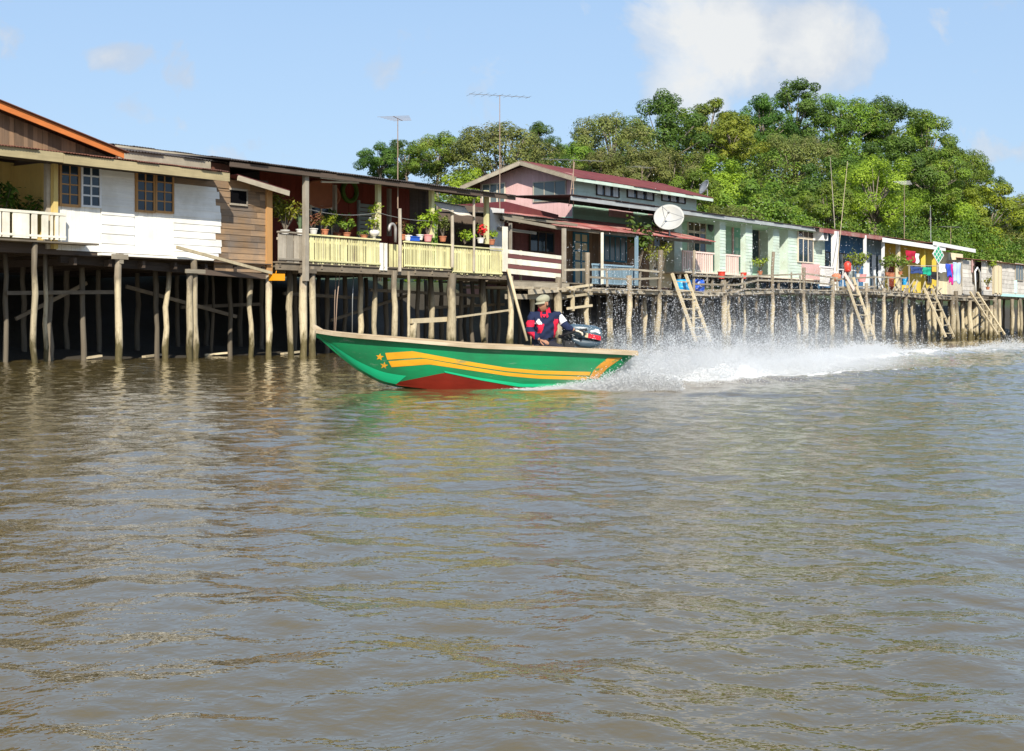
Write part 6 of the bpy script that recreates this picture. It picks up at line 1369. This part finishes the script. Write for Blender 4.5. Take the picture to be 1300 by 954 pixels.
b._add(v, [(j*25+i, j*25+i+1, (j+1)*25+i+1, (j+1)*25+i) for j in range(5) for i in range(24)], .5); b.build('hair', M['hair'], man, smooth=True)
# ================================================================== spray thrown up by the boat: nobody could count the drops
def spray():
    rs = np.random.RandomState(17); P = []; Rr = []
    def path(d):
        acc = 0; out = np.zeros((len(d), 2)); pts = [(1.15, 22.35), (1.75, 22.75), (2.7, 23.9), (4.4, 26.8), (7.0, 32), (11, 40.5)]
        seg = [math.hypot(b_[0]-a[0], b_[1]-a[1]) for a, b_ in zip(pts[:-1], pts[1:])]; cum = np.concatenate([[0], np.cumsum(seg)])
        out[:, 0] = np.interp(d, cum, [p[0] for p in pts]); out[:, 1] = np.interp(d, cum, [p[1] for p in pts]); return out
    def add(n, dmin, dmax, dpow, zs_, zp, lat, rmin, rmax, clump=0):
        d = dmin+(dmax-dmin)*rs.rand(n)**dpow; xy = path(d)
        z = zs_(d)*rs.gamma(zp, 1/zp, n); L = lat(d)*rs.normal(0, 1, n)
        x = xy[:, 0]+L*.75; y = xy[:, 1]-L*.55
        if clump: k = vnoise(x*2.2+40, z*3.0+y*1.5, 41)**1.6; m = rs.rand(n) < k*1.6; x, y, z = x[m], y[m], z[m]
        P.append(np.stack([x, y, np.abs(z)], 1)); Rr.append(rmin*(rmax/rmin)**rs.rand(len(x))**1.8)
    # dense white water at the stern and along its sides, thinning into a rooster tail
    add(90000, 0, 3.4, 1.0, lambda d: .10+.05*d, 1.3, lambda d: .20+.09*d, .0018, .0055, 1)
    add(110000, 0.2, 10, 1.15, lambda d: .17+.030*d, 1.1, lambda d: .32+.085*d, .0018, .0055, 1)
    add(40000, .3, 13, .95, lambda d: .40+.030*d, 1.5, lambda d: .45+.09*d, .0018, .0055, 1)
    nj, nn_ = 520, 170                                     # ropes of water flung up and back along arcs
    d0 = rs.rand(nj)**1.3*10; xy0 = path(d0); vz = rs.gamma(5, .52, nj)*np.exp(-d0/22); vb = rs.uniform(.2, 2.2, nj); vl = rs.normal(0, .75, nj)
    T = 2*vz/9.8; tt = rs.rand(nj, nn_)*T[:, None]*rs.uniform(.5, 1, nj)[:, None]; jit = (.012+.11*tt)
    X = xy0[:, :1]+rs.normal(0, .25, nj)[:, None]+(vb*.5+vl*.8)[:, None]*tt+rs.normal(0, 1, tt.shape)*jit; Y = xy0[:, 1:]+rs.normal(0, .25, nj)[:, None]+(vb*.87-vl*.45)[:, None]*tt+rs.normal(0, 1, tt.shape)*jit
    Zz = vz[:, None]*tt-4.9*tt*tt+rs.normal(0, 1, tt.shape)*jit*.7; P.append(np.stack([X.ravel(), Y.ravel(), np.abs(Zz.ravel())], 1)); Rr.append(.0018*(3.0)**(rs.rand(nj*nn_)**1.6))
    add(12000, .6, 15, .9, lambda d: .75+.03*d, 2.2, lambda d: .6+.09*d, .002, .0065)
    n = 42000; x = rs.beta(2.6, 1.7, n)*2.9-.25; q = np.clip((x+.1)/2.0, 0, 1); y = 22.00-.05*x-np.abs(rs.normal(0, .10, n))*(.25+q); z = np.abs(rs.normal(0, 1, n))*(.012+.15*q**2.2); P.append(np.stack([x, y, z], 1)); Rr.append(.0018*(3.2)**rs.rand(n))
    # crest of the wake further off
    for lo, hi, n in ((7, 24, 46000), (20, 52, 16000)):
        seg = WK; acc = np.concatenate([[0], np.cumsum(np.hypot(*np.diff(seg, axis=0).T))]); d = lo+(hi-lo)*rs.rand(n); x = np.interp(d, acc, seg[:, 0])+rs.normal(0, .22, n); y = np.interp(d, acc, seg[:, 1])+rs.normal(0, .22, n)
        k = vnoise(d*.9, d*0+3, 44); z = .12+np.abs(rs.normal(0, .11, n))*(.2+1.8*k*k); P.append(np.stack([x, y, z], 1)); Rr.append(.004*(2.6)**rs.rand(n))
    P = np.concatenate(P); Rr = np.concatenate(Rr); n = len(P)
    o6 = np.array([(1, 1, 1), (1, -1, -1), (-1, 1, -1), (-1, -1, 1)], float)*.85; f8 = np.array([(0, 1, 2), (0, 3, 1), (0, 2, 3), (1, 3, 2)])
    th = rs.rand(n)*6.28; cs, sn = np.cos(th)[:, None], np.sin(th)[:, None]
    off = np.stack([o6[None, :, 0]*cs-o6[None, :, 1]*sn, o6[None, :, 0]*sn+o6[None, :, 1]*cs, np.repeat(o6[None, :, 2], n, 0)], -1)
    v = (P[:, None, :]+off*Rr[:, None, None]*(1+.7*rs.rand(n)[:, None, None])).reshape(-1, 3); f = (f8[None]+4*np.arange(n)[:, None, None]).reshape(-1, 3)
    me = bpy.data.meshes.new('water_spray'); me.vertices.add(len(v)); me.vertices.foreach_set('co', v.ravel().astype('f')); me.loops.add(f.size); me.loops.foreach_set('vertex_index', f.ravel().astype('i')); me.polygons.add(len(f)); me.polygons.foreach_set('loop_start', np.arange(0, f.size, 3, dtype='i')); me.update(calc_edges=True)
    m, nt, bs = newmat('spray_drops'); bs.inputs['Base Color'].default_value = (.86, .88, .9, 1); bs.inputs['Roughness'].default_value = .35
    tr = nd(nt, 'BsdfTranslucent', {'Color': (.93, .94, .95, 1)}); mx = nd(nt, 'MixShader', {0: .4, 1: bs.outputs[0], 2: tr.outputs[0]}); nt.links.new(mx.outputs[0], nt.nodes['Material Output'].inputs[0])
    me.materials.append(m); o = bpy.data.objects.new('water_spray', me); col.objects.link(o); o['kind'] = 'stuff'
spray()

# fine mist hanging in the spray: a soft cloud of droplets too small to model one by one
def mist():
    A, B_ = Vector((.6, 21.9, 0)), Vector((9.5, 36.5, 0)); d = B_-A; L = d.length; ang = math.atan2(d.y, d.x)
    me = bpy.data.meshes.new('spray_mist'); mb = MB(); mb.box(-.6, L+3, -1.9, 1.9, .0, 1.9)
    me.from_pydata(mb.v, [], mb.f); o = bpy.data.objects.new('spray_mist', me); col.objects.link(o); o.location = A+Vector((0, 0, .02)); o.rotation_euler = (0, 0, ang); o['kind'] = 'stuff'
    m = bpy.data.materials.new('spray_mist'); m.use_nodes = True; nt = m.node_tree; nt.nodes.remove(nt.nodes['Principled BSDF'])
    tc = nd(nt, 'TexCoord').outputs['Object']; sp = nd(nt, 'SeparateXYZ', {0: tc})
    x, y, z = sp.outputs[0], sp.outputs[1], sp.outputs[2]
    h = math_(nt, 'ADD', .16, math_(nt, 'MULTIPLY', x, .016)); wv = math_(nt, 'ADD', .42, math_(nt, 'MULTIPLY', x, .05))
    ez_ = math_(nt, 'POWER', 2.718, math_(nt, 'MULTIPLY', math_(nt, 'DIVIDE', z, h), -1.0))
    yw = math_(nt, 'DIVIDE', y, wv); ey = math_(nt, 'POWER', 2.718, math_(nt, 'MULTIPLY', math_(nt, 'MULTIPLY', yw, yw), -1.0))
    fx = math_(nt, 'MULTIPLY', ramp(nt, math_(nt, 'DIVIDE', x, 20.0), [(.0, 0), (.045, 1), (.2, .66), (.45, .2), (.95, .0)]), 1.0)
    n = noise(nt, nd(nt, 'Mapping', {'Vector': tc, 'Scale': (1.6, 3.0, 3.6)}).outputs[0], 1.0, 4, .6)
    nn = ramp(nt, n, [(.34, .05), (.66, 1)])
    den = math_(nt, 'MULTIPLY', math_(nt, 'MULTIPLY', math_(nt, 'MULTIPLY', ez_, ey), fx), math_(nt, 'MULTIPLY', nn, 8.0))
    v = nd(nt, 'VolumePrincipled', {'Color': (.96, .97, .98, 1), 'Density': den, 'Anisotropy': .2}); nt.links.new(v.outputs[0], nt.nodes['Material Output'].inputs['Volume'])
    me.materials.append(m)
mist()
sc.cycles.volume_bounces = 4; sc.cycles.volume_step_rate = 1.0; sc.cycles.volume_max_steps = 128
